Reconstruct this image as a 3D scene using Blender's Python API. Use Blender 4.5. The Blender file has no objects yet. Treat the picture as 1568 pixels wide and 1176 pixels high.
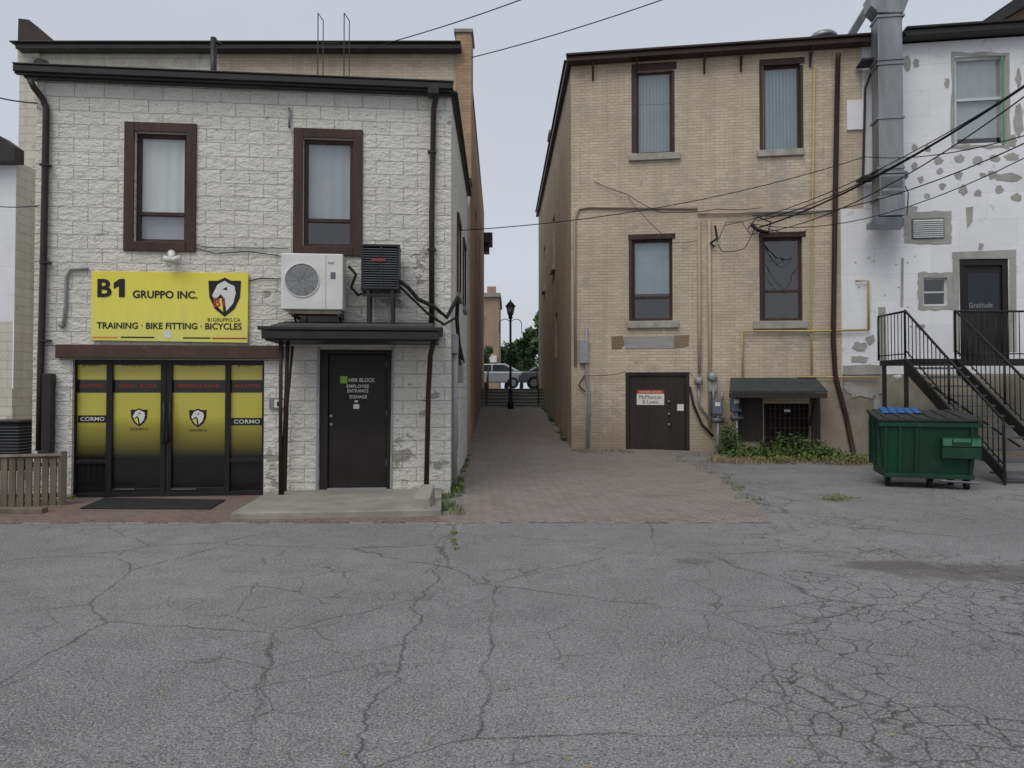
import bpy, bmesh, math, random
from mathutils import Vector, Matrix
random.seed(7)
sc=bpy.context.scene
F=1070.0; HOR=595.0; T=math.radians(1.2); EYE=1.6
CY=HOR-F*math.tan(T)
CAM=Vector((0,0,EYE))
def ray(px,py):
    x=(px-784)/F; y=-(py-CY)/F
    return Vector((x, math.cos(T)-y*math.sin(T), math.sin(T)+y*math.cos(T)))
def gp(px,py,z=0.0):
    r=ray(px,py); t=(z-EYE)/r.z; return CAM+r*t
def dp(px,py,d):
    r=ray(px,py); return CAM+r*(d/r.y)
Z=Vector((0,0,1))
class Fac:
    def __init__(s,a,b):
        s.O=Vector((a[0],a[1],0)); e=Vector((b[0],b[1],0))
        s.u=(e-s.O).normalized(); s.n=s.u.cross(Z); s.L=(e-s.O).length
    def at(s,px,py,off=0):
        r=ray(px,py); P=s.O+s.n*off
        t=(P-CAM).dot(s.n)/r.dot(s.n); p=CAM+r*t
        return ((p-s.O).dot(s.u), p.z)
    def W(s,u,z,off=0): return s.O+s.u*u+s.n*off+Z*z
    def wp(s,px,py,off=0):
        u,z=s.at(px,py,off); return s.W(u,z,off)
    def rect(s,x0,y0,x1,y1,off=0):
        a=s.at(x0,(y0+y1)/2,off)[0]; b=s.at(x1,(y0+y1)/2,off)[0]
        xm=(x0+x1)/2
        return (a,b,s.at(xm,y1,off)[1],s.at(xm,y0,off)[1])
L=Fac((-6.97,10.12),(-0.94,10.70))
R=Fac((1.47,17.3),(7.75,16.4))
# ---------------------------------------------------------------- materials
def nd(nt,typ,ins=None,**at):
    n=nt.nodes.new(typ)
    for k,v in at.items(): setattr(n,k,v)
    for k,v in (ins or {}).items():
        if isinstance(v,bpy.types.NodeSocket): nt.links.new(v,n.inputs[k])
        else: n.inputs[k].default_value=v
    return n
def c4(c): return (c[0],c[1],c[2],1) if len(c)==3 else c
def mixc(nt,f,a,b,blend='MIX'):
    n=nt.nodes.new('ShaderNodeMix'); n.data_type='RGBA'; n.blend_type=blend
    for i,v in ((0,f),(6,a),(7,b)):
        if isinstance(v,bpy.types.NodeSocket): nt.links.new(v,n.inputs[i])
        else: n.inputs[i].default_value = v if i==0 else c4(v)
    return n.outputs[2]
def ramp(nt,f,stops,interp='LINEAR'):
    n=nt.nodes.new('ShaderNodeValToRGB'); n.color_ramp.interpolation=interp
    cr=n.color_ramp
    while len(cr.elements)<len(stops): cr.elements.new(0.5)
    for e,(p,c) in zip(cr.elements,stops):
        e.position=p; e.color=(c,c,c,1) if isinstance(c,(int,float)) else c4(c)
    nt.links.new(f,n.inputs[0]); return n.outputs[0]
def math_(nt,op,a,b=0.0,clamp=False):
    n=nt.nodes.new('ShaderNodeMath'); n.operation=op; n.use_clamp=clamp
    for i,v in ((0,a),(1,b)):
        if isinstance(v,bpy.types.NodeSocket): nt.links.new(v,n.inputs[i])
        else: n.inputs[i].default_value=v
    return n.outputs[0]
def newmat(name):
    m=bpy.data.materials.new(name); m.use_nodes=True; nt=m.node_tree
    bs=nt.nodes['Principled BSDF']; return m,nt,bs
def noise(nt,vec,scale,detail=3,rough=0.55,dist=0.0):
    return nd(nt,'ShaderNodeTexNoise',{'Vector':vec,'Scale':scale,'Detail':min(detail,5),'Roughness':rough,'Distortion':dist}).outputs[0]
def ocoord(nt): return nd(nt,'ShaderNodeTexCoord').outputs['Object']
def uvc(nt): return nd(nt,'ShaderNodeTexCoord').outputs['UV']
def stretch(nt,v,s):
    return nd(nt,'ShaderNodeMapping',{'Vector':v,'Scale':s}).outputs[0]
def bump(nt,h,st,dist,bs,prev=None):
    n=nd(nt,'ShaderNodeBump',{'Height':h,'Strength':st,'Distance':dist})
    if prev: nt.links.new(prev,n.inputs['Normal'])
    nt.links.new(n.outputs[0],bs.inputs['Normal']); return n.outputs[0]
def near(nt,o,P,r):
    d=nd(nt,'ShaderNodeVectorMath',{0:o,1:tuple(P)},operation='DISTANCE').outputs['Value']
    return nd(nt,'ShaderNodeMapRange',{0:d,1:0.0,2:r,3:1.0,4:0.0}).outputs[0]
def pm(name,c1,c2=None,scale=3,rough=0.6,metal=0,bmp=0.0,bscale=None,streak=False,wear=None):
    m,nt,bs=newmat(name); v=ocoord(nt)
    c2=c2 or tuple(x*0.72 for x in c1)
    vv=stretch(nt,v,(1,1,0.15)) if streak else v
    f=ramp(nt,noise(nt,vv,scale,4,0.62),[(0.32,0.0),(0.68,1.0)])
    c=mixc(nt,f,c1,c2)
    if wear:
        w=ramp(nt,noise(nt,stretch(nt,v,(1,1,.6)),9,5,0.75),[(0.60,0),(0.68,1)])
        c=mixc(nt,math_(nt,'MULTIPLY',w,.6),c,wear)
    nt.links.new(c,bs.inputs['Base Color'])
    bs.inputs['Roughness'].default_value=rough; bs.inputs['Metallic'].default_value=metal
    if sum(c1)<0.2 and not metal: bs.inputs['Specular IOR Level'].default_value=0.28
    if bmp: bump(nt,noise(nt,v,bscale or scale*6,4),bmp,0.01,bs)
    return m

def mk_block():
    m,nt,bs=newmat('white_painted_block'); uv=uvc(nt); o=ocoord(nt)
    wob=nd(nt,'ShaderNodeTexNoise',{'Vector':uv,'Scale':3.0,'Detail':2}).outputs[1]
    uv2=nd(nt,'ShaderNodeMixRGB',{0:0.015,1:uv,2:wob}).outputs[0]
    br=nd(nt,'ShaderNodeTexBrick',{'Vector':uv2,'Color1':(0,0,0,1),'Color2':(1,1,1,1),'Mortar':(0.5,0.5,0.5,1),'Scale':1,'Mortar Size':0.006,'Mortar Smooth':0.8,'Bias':0,'Brick Width':0.41,'Row Height':0.2})
    bid=br.outputs[0]; mo=br.outputs[1]
    base=mixc(nt,bid,(0.78,0.755,0.685),(0.72,0.70,0.64))
    big=ramp(nt,noise(nt,o,0.7,5),[(0.38,0.0),(0.72,1.0)])
    base=mixc(nt,math_(nt,'MULTIPLY',big,0.35),base,(0.58,0.555,0.49))
    st=ramp(nt,noise(nt,stretch(nt,o,(3,3,0.25)),1.6,5,0.65),[(0.52,0.0),(0.78,1.0)])
    base=mixc(nt,math_(nt,'MULTIPLY',st,0.35),base,(0.42,0.40,0.34))
    base=mixc(nt,math_(nt,'MULTIPLY',mo,0.20),base,(0.34,0.33,0.30))
    z=nd(nt,'ShaderNodeSeparateXYZ',{0:o}).outputs[2]
    low=nd(nt,'ShaderNodeMapRange',{0:z,1:0.0,2:1.1,3:0.10,4:0.0}).outputs[0]
    for (px,py,r,k) in ((640,400,0.5,0.22),(600,455,0.6,0.2),(520,480,0.5,0.16),(655,610,0.5,0.16),(612,690,0.4,0.2),(418,455,0.3,0.12),(420,700,0.35,0.12)):
        low=math_(nt,'ADD',low,math_(nt,'MULTIPLY',near(nt,o,L.wp(px,py,0),r),k))
    n1=noise(nt,stretch(nt,o,(1,1,1.6)),2.4,5,0.72)
    pe=ramp(nt,math_(nt,'ADD',n1,low),[(0.665,0.0),(0.685,1.0)])
    base=mixc(nt,math_(nt,'MULTIPLY',pe,0.8),base,(0.27,0.255,0.22))
    fine=noise(nt,o,34,3,0.7)
    base=mixc(nt,math_(nt,'MULTIPLY',ramp(nt,fine,[(0.52,0),(0.78,1)]),0.38),base,(0.36,0.345,0.30))
    nt.links.new(base,bs.inputs['Base Color']); bs.inputs['Roughness'].default_value=0.75
    h=math_(nt,'SUBTRACT',math_(nt,'MULTIPLY',noise(nt,stretch(nt,o,(1,1,1.8)),7.5,5,0.65),1.5),math_(nt,'MULTIPLY',mo,0.5))
    h=math_(nt,'ADD',h,math_(nt,'MULTIPLY',bid,0.2))
    bump(nt,h,0.9,0.055,bs); return m
def mk_brick(name,c1,c2,mort,bw=0.215,rh=0.073,dirt=(0.25,0.2,0.14),dirtamt=0.4,bmp=0.7,spots=(),base_dark=False):
    m,nt,bs=newmat(name); uv=uvc(nt); o=ocoord(nt)
    wob=nd(nt,'ShaderNodeTexNoise',{'Vector':uv,'Scale':5.0,'Detail':2}).outputs[1]
    uv2=nd(nt,'ShaderNodeMixRGB',{0:0.008,1:uv,2:wob}).outputs[0]
    br=nd(nt,'ShaderNodeTexBrick',{'Vector':uv2,'Color1':(0,0,0,1),'Color2':(1,1,1,1),'Mortar':(0.5,0.5,0.5,1),'Scale':1,'Mortar Size':0.006,'Mortar Smooth':0.4,'Bias':0,'Brick Width':bw,'Row Height':rh})
    bid=br.outputs[0]; mo=br.outputs[1]
    base=mixc(nt,bid,c1,c2)
    base=mixc(nt,mo,base,mort)
    big=ramp(nt,noise(nt,o,0.8,5,0.6),[(0.40,0.0),(0.72,1.0)])
    base=mixc(nt,math_(nt,'MULTIPLY',big,dirtamt),base,dirt)
    st=ramp(nt,noise(nt,stretch(nt,o,(3,3,0.16)),1.7,5,0.7),[(0.46,0.0),(0.72,1.0)])
    base=mixc(nt,math_(nt,'MULTIPLY',st,dirtamt),base,dirt)
    w_in=math_(nt,'ADD',noise(nt,o,2.5,5,0.75),math_(nt,'MULTIPLY',bid,0.10))
    for (P,r,k) in spots: w_in=math_(nt,'ADD',w_in,math_(nt,'MULTIPLY',near(nt,o,P,r),k))
    w=ramp(nt,w_in,[(0.655,0.0),(0.70,1.0)])
    base=mixc(nt,math_(nt,'MULTIPLY',w,0.65),base,(0.37,0.335,0.28))
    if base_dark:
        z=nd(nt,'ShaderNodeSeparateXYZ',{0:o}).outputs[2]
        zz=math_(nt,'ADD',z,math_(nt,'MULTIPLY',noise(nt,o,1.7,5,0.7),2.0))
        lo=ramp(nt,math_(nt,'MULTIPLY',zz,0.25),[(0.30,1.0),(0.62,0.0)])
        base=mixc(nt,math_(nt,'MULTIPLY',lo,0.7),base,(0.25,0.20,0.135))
    nt.links.new(base,bs.inputs['Base Color']); bs.inputs['Roughness'].default_value=0.85
    h=math_(nt,'SUBTRACT',math_(nt,'MULTIPLY',noise(nt,o,25,4),0.8),math_(nt,'MULTIPLY',mo,1.0))
    h=math_(nt,'ADD',h,math_(nt,'MULTIPLY',bid,0.35))
    bump(nt,h,bmp,0.012,bs); return m
def mk_foam():
    m,nt,bs=newmat('white_insulation_board'); uv=uvc(nt); o=ocoord(nt)
    br=nd(nt,'ShaderNodeTexBrick',{'Vector':uv,'Color1':(0,0,0,1),'Color2':(1,1,1,1),'Mortar':(0.5,0.5,0.5,1),'Scale':1,'Mortar Size':0.005,'Mortar Smooth':0.3,'Brick Width':1.22,'Row Height':0.61})
    base=mixc(nt,br.outputs[0],(0.80,0.80,0.81),(0.74,0.74,0.75))
    f=ramp(nt,noise(nt,o,1.1,5,0.65),[(0.42,0),(0.72,1)])
    base=mixc(nt,math_(nt,'MULTIPLY',f,0.4),base,(0.56,0.56,0.55))
    base=mixc(nt,math_(nt,'MULTIPLY',br.outputs[1],0.45),base,(0.45,0.45,0.45))
    s=ramp(nt,noise(nt,o,2.6,5,0.7),[(0.63,0),(0.65,1)])
    base=mixc(nt,math_(nt,'MULTIPLY',s,0.5),base,(0.44,0.44,0.42))
    nt.links.new(base,bs.inputs['Base Color']); bs.inputs['Roughness'].default_value=0.8
    bump(nt,noise(nt,o,18,4),0.35,0.01,bs); return m
def mk_asphalt():
    m,nt,bs=newmat('asphalt'); o=ocoord(nt)
    fl=stretch(nt,o,(1,1,0.0))
    n1=noise(nt,fl,0.42,5,0.62); n2=noise(nt,fl,85,2,0.8); n3=noise(nt,fl,2.8,5,0.7); n4=noise(nt,fl,34,2,0.75)
    base=mixc(nt,ramp(nt,n1,[(0.36,0),(0.62,1)]),(0.165,0.160,0.158),(0.250,0.243,0.240))
    base=mixc(nt,math_(nt,'MULTIPLY',ramp(nt,n3,[(0.44,0),(0.66,1)]),0.55),base,(0.125,0.121,0.119))
    base=mixc(nt,math_(nt,'MULTIPLY',ramp(nt,n4,[(0.38,1),(0.50,0)]),0.6),base,(0.07,0.068,0.067))
    base=mixc(nt,math_(nt,'MULTIPLY',ramp(nt,n2,[(0.48,0),(0.62,1)]),0.52),base,(0.46,0.45,0.44))
    base=mixc(nt,math_(nt,'MULTIPLY',ramp(nt,n2,[(0.36,1),(0.46,0)]),0.6),base,(0.06,0.058,0.057))
    sp=nd(nt,'ShaderNodeTexVoronoi',{'Vector':fl,'Scale':48.0}).outputs['Distance']
    base=mixc(nt,math_(nt,'MULTIPLY',ramp(nt,sp,[(0.16,1),(0.28,0)]),0.5),base,(0.50,0.49,0.475))
    wv=nd(nt,'ShaderNodeTexNoise',{'Vector':fl,'Scale':2.3,'Detail':4,'Roughness':0.65}).outputs[1]
    wc=nd(nt,'ShaderNodeMixRGB',{0:0.16,1:fl,2:wv}).outputs[0]
    def crack(sc_,w,mask):
        d=nd(nt,'ShaderNodeTexVoronoi',{'Vector':wc,'Scale':sc_},feature='DISTANCE_TO_EDGE').outputs[0]
        return math_(nt,'MULTIPLY',ramp(nt,d,[(0.0,1),(w,0)]),mask)
    sx=nd(nt,'ShaderNodeSeparateXYZ',{0:o}); X=sx.outputs[0]; Y=sx.outputs[1]
    gx=nd(nt,'ShaderNodeMapRange',{0:X,1:0.3,2:3.2,3:-0.16,4:0.26}).outputs[0]
    gy=nd(nt,'ShaderNodeMapRange',{0:Y,1:3.2,2:7.5,3:0.04,4:-0.26}).outputs[0]
    mk=math_(nt,'ADD',math_(nt,'ADD',noise(nt,fl,0.9,3),gx),gy)
    m1=ramp(nt,mk,[(0.50,0),(0.60,1)])
    m2=ramp(nt,noise(nt,fl,0.55,2),[(0.38,0.25),(0.52,1)])
    ck=math_(nt,'MAXIMUM',math_(nt,'MULTIPLY',crack(6.5,0.052,m1),1.0),math_(nt,'MULTIPLY',crack(0.62,0.0075,m2),0.9))
    m3=ramp(nt,noise(nt,stretch(nt,fl,(1.3,0.9,1)),0.7,2),[(0.47,0),(0.58,1)])
    ck=math_(nt,'MAXIMUM',ck,math_(nt,'MULTIPLY',crack(2.4,0.018,m3),0.8))
    m4=ramp(nt,noise(nt,stretch(nt,fl,(.8,1.4,1)),0.9,2),[(0.54,0),(0.66,1)])
    ck=math_(nt,'MAXIMUM',ck,math_(nt,'MULTIPLY',crack(7.5,0.038,m4),0.6))
    jx=math_(nt,'SUBTRACT',X,math_(nt,'ADD',math_(nt,'MULTIPLY',noise(nt,stretch(nt,fl,(0,1,0)),1.6,5,0.65),0.5),-0.92))
    jc=ramp(nt,math_(nt,'ABSOLUTE',jx),[(0.0,1),(0.013,0)])
    jy=ramp(nt,math_(nt,'MULTIPLY',Y,0.1),[(0.83,1),(0.84,0)])
    ck=math_(nt,'MAXIMUM',ck,math_(nt,'MULTIPLY',jc,jy))
    ck=math_(nt,'MULTIPLY',ck,ramp(nt,n3,[(0.34,0.45),(0.52,1)]))
    base=mixc(nt,math_(nt,'MULTIPLY',ck,0.88),base,(0.035,0.033,0.031))
    ns=math_(nt,'MULTIPLY',math_(nt,'SUBTRACT',noise(nt,fl,3.2,5,0.75),0.5),3.4)
    def spot(px,py,rx,ry,amt):
        g=gp(px,py)
        a=math_(nt,'DIVIDE',math_(nt,'SUBTRACT',X,g.x),rx); b=math_(nt,'DIVIDE',math_(nt,'SUBTRACT',Y,g.y),ry)
        r=math_(nt,'ADD',math_(nt,'ADD',math_(nt,'MULTIPLY',a,a),math_(nt,'MULTIPLY',b,b)),ns)
        return math_(nt,'MULTIPLY',ramp(nt,math_(nt,'MULTIPLY',r,0.5),[(0.25,1),(0.60,0)]),amt)
    s=spot(1365,866,0.55,0.20,0.6)
    s=math_(nt,'MAXIMUM',s,spot(1510,876,1.1,0.28,0.5))
    s=math_(nt,'MAXIMUM',s,spot(1058,860,0.20,0.12,0.4))
    base=mixc(nt,s,base,(0.070,0.056,0.042))
    nt.links.new(base,bs.inputs['Base Color']); bs.inputs['Roughness'].default_value=0.88
    bump(nt,math_(nt,'ADD',n2,math_(nt,'MULTIPLY',n4,1.2)),0.8,0.010,bs); return m
def mk_paver(name,c1,c2,mort,dirt,bw=0.21,rh=0.105,rot=0):
    m,nt,bs=newmat(name); o=ocoord(nt)
    v=nd(nt,'ShaderNodeMapping',{'Vector':o,'Rotation':(0,0,rot)}).outputs[0]
    wob=nd(nt,'ShaderNodeTexNoise',{'Vector':o,'Scale':2.0,'Detail':2}).outputs[1]
    v=nd(nt,'ShaderNodeMixRGB',{0:0.03,1:v,2:wob}).outputs[0]
    br=nd(nt,'ShaderNodeTexBrick',{'Vector':v,'Color1':(0,0,0,1),'Color2':(1,1,1,1),'Mortar':(0.5,0.5,0.5,1),'Scale':1,'Mortar Size':0.006,'Mortar Smooth':0.3,'Bias':0,'Brick Width':bw,'Row Height':rh})
    base=mixc(nt,br.outputs[0],c1,c2)
    f=ramp(nt,noise(nt,o,0.9,5,0.65),[(0.38,0),(0.66,1)])
    base=mixc(nt,math_(nt,'MULTIPLY',f,0.75),base,dirt)
    f2=ramp(nt,noise(nt,o,3.0,5,0.7),[(0.5,0),(0.7,1)])
    base=mixc(nt,math_(nt,'MULTIPLY',f2,0.5),base,tuple(x*0.6 for x in c2))
    base=mixc(nt,math_(nt,'MULTIPLY',ramp(nt,noise(nt,o,60,2,.7),[(0.48,0),(0.66,1)]),0.35),base,(0.38,0.36,0.34))
    g=ramp(nt,noise(nt,o,1.9,4),[(0.52,0),(0.66,1)])
    mc=mixc(nt,math_(nt,'MULTIPLY',g,0.6),mort,(0.08,0.10,0.035))
    base=mixc(nt,math_(nt,'MULTIPLY',br.outputs[1],0.8),base,mc)
    nt.links.new(base,bs.inputs['Base Color']); bs.inputs['Roughness'].default_value=0.88
    h=math_(nt,'SUBTRACT',math_(nt,'ADD',math_(nt,'MULTIPLY',noise(nt,o,30,3),0.5),math_(nt,'MULTIPLY',br.outputs[0],0.5)),br.outputs[1])
    bump(nt,h,0.6,0.010,bs); return m
def mk_glass():
    m,nt,bs=newmat('window_glass'); out=nt.nodes['Material Output']; nt.nodes.remove(bs)
    o=ocoord(nt)
    bp=nd(nt,'ShaderNodeBump',{'Height':noise(nt,o,2.2,2),'Strength':0.15,'Distance':0.02})
    lw=nd(nt,'ShaderNodeLayerWeight',{'Blend':0.5,'Normal':bp.outputs[0]}).outputs['Facing']
    k=math_(nt,'ADD',math_(nt,'MULTIPLY',math_(nt,'POWER',lw,3.0),0.7),0.10)
    tr=nd(nt,'ShaderNodeBsdfTransparent',{'Color':(0.86,0.88,0.88,1)})
    gl=nd(nt,'ShaderNodeBsdfGlossy',{'Color':(1,1,1,1),'Roughness':0.02,'Normal':bp.outputs[0]})
    mx=nd(nt,'ShaderNodeMixShader',{0:k,1:tr.outputs[0],2:gl.outputs[0]})
    nt.links.new(mx.outputs[0],out.inputs[0]); return m
M={}
M['block']=mk_block()
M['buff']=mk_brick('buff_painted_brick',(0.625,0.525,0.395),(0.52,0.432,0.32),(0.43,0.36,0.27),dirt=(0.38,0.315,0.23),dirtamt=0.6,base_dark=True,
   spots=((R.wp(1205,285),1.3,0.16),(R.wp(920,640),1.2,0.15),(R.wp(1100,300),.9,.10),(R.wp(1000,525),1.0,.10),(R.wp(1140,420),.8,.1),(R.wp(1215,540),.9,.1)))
M['orange']=mk_brick('old_orange_brick',(0.50,0.32,0.19),(0.38,0.24,0.145),(0.34,0.27,0.19),dirt=(0.25,0.19,0.13),dirtamt=0.5)
M['sidebrick']=mk_brick('weathered_side_brick',(0.50,0.41,0.29),(0.40,0.32,0.22),(0.30,0.25,0.18),dirt=(0.25,0.205,0.145),dirtamt=0.6)
M['farbrick']=mk_brick('far_brick',(0.42,0.29,0.2),(0.34,0.23,0.16),(0.3,0.26,0.2),dirt=(0.25,0.19,0.14))
M['greybrick']=mk_brick('grey_infill_brick',(0.34,0.34,0.345),(0.27,0.275,0.285),(0.45,0.4,0.33),bw=0.2,rh=0.07,dirt=(0.38,0.31,0.22),dirtamt=0.3)
M['rawbrick']=mk_brick('bare_brick',(0.25,0.16,0.10),(0.17,0.115,0.075),(0.3,0.25,0.18),dirtamt=0.4)
M['cream']=mk_brick('cream_painted_block',(0.66,0.63,0.53),(0.6,0.57,0.48),(0.45,0.43,0.36),bw=0.41,rh=0.2,dirt=(0.42,0.39,0.32),dirtamt=0.5)
M['foam']=mk_foam(); M['asphalt']=mk_asphalt()
M['paver']=mk_paver('grey_paver',(0.27,0.215,0.185),(0.195,0.168,0.15),(0.09,0.08,0.07),(0.25,0.232,0.218),rot=math.radians(42))
M['redpaver']=mk_paver('red_paver',(0.21,0.12,0.10),(0.15,0.095,0.085),(0.07,0.06,0.05),(0.17,0.14,0.13))
M['glass']=mk_glass()
M['parge']=pm('grey_parging',(0.27,0.265,0.245),(0.38,0.37,0.34),2.5,0.85,bmp=0.5,bscale=14)
M['pargebrown']=pm('stained_parging',(0.33,0.30,0.245),(0.19,0.17,0.135),1.3,0.9,bmp=0.6,bscale=9)
M['foundation']=pm('rubble_render',(0.36,0.30,0.225),(0.23,0.19,0.145),1.6,0.9,bmp=0.7,bscale=7)
M['concrete']=pm('concrete',(0.34,0.32,0.28),(0.22,0.205,0.18),2.2,0.88,bmp=0.4,bscale=25)
M['stepc']=pm('step_concrete',(0.52,0.50,0.46),(0.38,0.365,0.33),2.2,0.88)
M['sill']=pm('stone_sill',(0.42,0.39,0.34),(0.27,0.25,0.22),4,0.85,bmp=0.3,bscale=30)
M['brown']=pm('dark_brown_trim',(0.065,0.036,0.028),(0.036,0.022,0.018),5,0.5,streak=True,wear=(.12,.085,.07))
M['brownbeam']=pm('brown_beam',(0.09,0.05,0.040),(0.06,0.036,0.029),4,0.5,wear=(.14,.1,.08))
M['blackmetal']=pm('black_gutter_metal',(0.022,0.021,0.021),(0.035,0.033,0.031),3,0.4)
M['brownmetal']=pm('brown_gutter_metal',(0.048,0.030,0.024),(0.03,0.02,0.016),3,0.45)
M['black']=pm('black_paint',(0.014,0.013,0.013),(0.022,0.020,0.019),4,0.45)
M['doorblack']=pm('door_black',(0.017,0.014,0.012),(0.028,0.023,0.020),2,0.5,wear=(.04,.034,.03))
M['doorbrown']=pm('door_brown',(0.024,0.017,0.015),(0.040,0.031,0.027),2.3,0.55,streak=True,wear=(.07,.055,.045))
M['roof']=pm('roof_felt',(0.05,0.05,0.05),(0.08,0.078,0.075),3,0.9,bmp=0.4)
M['dark']=pm('dark_interior',(0.012,0.012,0.013),(0.02,0.02,0.02),3,0.9)
M['curtain']=pm('pale_curtain',(0.80,0.81,0.76),(0.70,0.72,0.68),1.5,0.9)
M['blindgrey']=pm('grey_blind',(0.46,0.49,0.50),(0.38,0.41,0.42),1.5,0.8)
M['blindblue']=pm('blue_grey_blind',(0.33,0.40,0.43),(0.27,0.335,0.365),1.5,0.8)
M['white']=pm('white_enamel',(0.74,0.73,0.69),(0.62,0.61,0.57),3,0.4)
M['whitevinyl']=pm('white_vinyl',(0.6,0.61,0.60),(0.5,0.51,0.50),3,0.5)
M['offgrey']=pm('grey_plastic',(0.33,0.33,0.33),(0.25,0.255,0.255),5,0.5)
M['galv']=pm('galvanised_steel',(0.30,0.31,0.32),(0.18,0.19,0.20),4,0.45,metal=0.6,streak=True)
M['galvdark']=pm('dull_steel',(0.16,0.17,0.18),(0.10,0.105,0.11),4,0.5,metal=0.5)
M['bluegrey']=pm('blue_grey_meter',(0.11,0.15,0.20),(0.08,0.11,0.15),5,0.5)
M['buffpipe']=pm('buff_painted_pipe',(0.47,0.39,0.29),(0.36,0.29,0.21),3,0.6,streak=True)
M['gas']=pm('yellow_gas_pipe',(0.52,0.39,0.15),(0.40,0.30,0.12),5,0.55)
M['wire']=pm('cable_black',(0.012,0.012,0.012),(0.02,0.02,0.02),6,0.6)
M['grnd_green']=pm('awning_green',(0.035,0.045,0.042),(0.055,0.065,0.06),4,0.85,bmp=0.3)
M['green']=pm('dumpster_green',(0.008,0.055,0.030),(0.010,0.036,0.022),3,0.5,bmp=0.15,streak=True,wear=(.05,.07,.05))
M['greenl']=pm('worn_green',(0.06,0.20,0.11),(0.02,0.11,0.06),9,0.5)
M['blue']=pm('blue_plastic',(0.02,0.11,0.32),(0.015,0.08,0.23),5,0.6)
M['lid']=pm('black_lid',(0.02,0.022,0.02),(0.035,0.036,0.034),4,0.6)
M['rubber']=pm('rubber',(0.02,0.02,0.02),(0.03,0.03,0.03),10,0.9,bmp=0.5,bscale=60)
M['wood']=pm('weathered_wood',(0.20,0.17,0.13),(0.10,0.085,0.068),6,0.85,bmp=0.4,streak=True)
M['ywhite']=pm('sign_white',(0.72,0.71,0.66),(0.65,0.64,0.6),4,0.5)
M['inkb']=pm('black_ink',(0.014,0.014,0.013),(0.02,0.02,0.018),4,0.45)
M['red']=pm('red_ink',(0.42,0.03,0.02),(0.34,0.03,0.02),4,0.5)
M['badge']=pm('badge_red',(0.22,0.04,0.05),(0.18,0.03,0.04),4,0.5)
M['orangeink']=pm('orange_ink',(0.75,0.22,0.03),(0.6,0.2,0.03),4,0.5)
M['lime']=pm('lime_sticker',(0.22,0.50,0.04),(0.2,0.45,0.04),4,0.5)
M['teal']=pm('green_flashing_metal',(0.12,0.28,0.14),(0.09,0.22,0.11),4,0.5)
M['leaf']=pm('leaf_green',(0.10,0.17,0.04),(0.05,0.095,0.025),2.2,0.6)
M['leafy']=pm('leaf_yellow_green',(0.20,0.21,0.06),(0.12,0.14,0.04),4,0.6)
M['leafd']=pm('tree_leaf',(0.055,0.105,0.032),(0.028,0.062,0.02),0.7,0.6)
M['dry']=pm('dry_grass',(0.34,0.27,0.15),(0.2,0.16,0.09),5,0.8)
M['bark']=pm('bark',(0.07,0.055,0.04),(0.045,0.035,0.025),6,0.9)
M['silver']=pm('car_silver',(0.42,0.45,0.47),(0.38,0.41,0.43),1,0.3,metal=0.4)
M['greycar']=pm('car_dark_grey',(0.16,0.19,0.21),(0.13,0.15,0.17),1,0.3,metal=0.3)
M['carglass']=pm('car_glass',(0.03,0.035,0.04),(0.02,0.025,0.03),1,0.12)
M['lampglass']=pm('lantern_glass',(0.35,0.36,0.36),(0.25,0.26,0.26),4,0.3)
M['leaflitter']=pm('fallen_leaf',(0.33,0.27,0.09),(0.22,0.16,0.06),9,0.8)
def mk_sign():
    m,nt,bs=newmat('yellow_sign_face'); o=ocoord(nt)
    z=nd(nt,'ShaderNodeSeparateXYZ',{0:o}).outputs[2]
    w=math_(nt,'ADD',z,math_(nt,'MULTIPLY',noise(nt,o,1.2,3),0.25))
    c=ramp(nt,math_(nt,'DIVIDE',w,4.0),[(0.58,(0.68,0.66,0.16)),(0.72,(0.80,0.72,0.11)),(0.86,(0.78,0.67,0.07))])
    d=ramp(nt,noise(nt,stretch(nt,o,(2,2,.4)),3,4,.7),[(.5,0),(.8,1)])
    c=mixc(nt,math_(nt,'MULTIPLY',d,.3),c,(.45,.42,.14))
    nt.links.new(c,bs.inputs['Base Color']); bs.inputs['Roughness'].default_value=0.42; return m
M['sign']=mk_sign()

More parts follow.
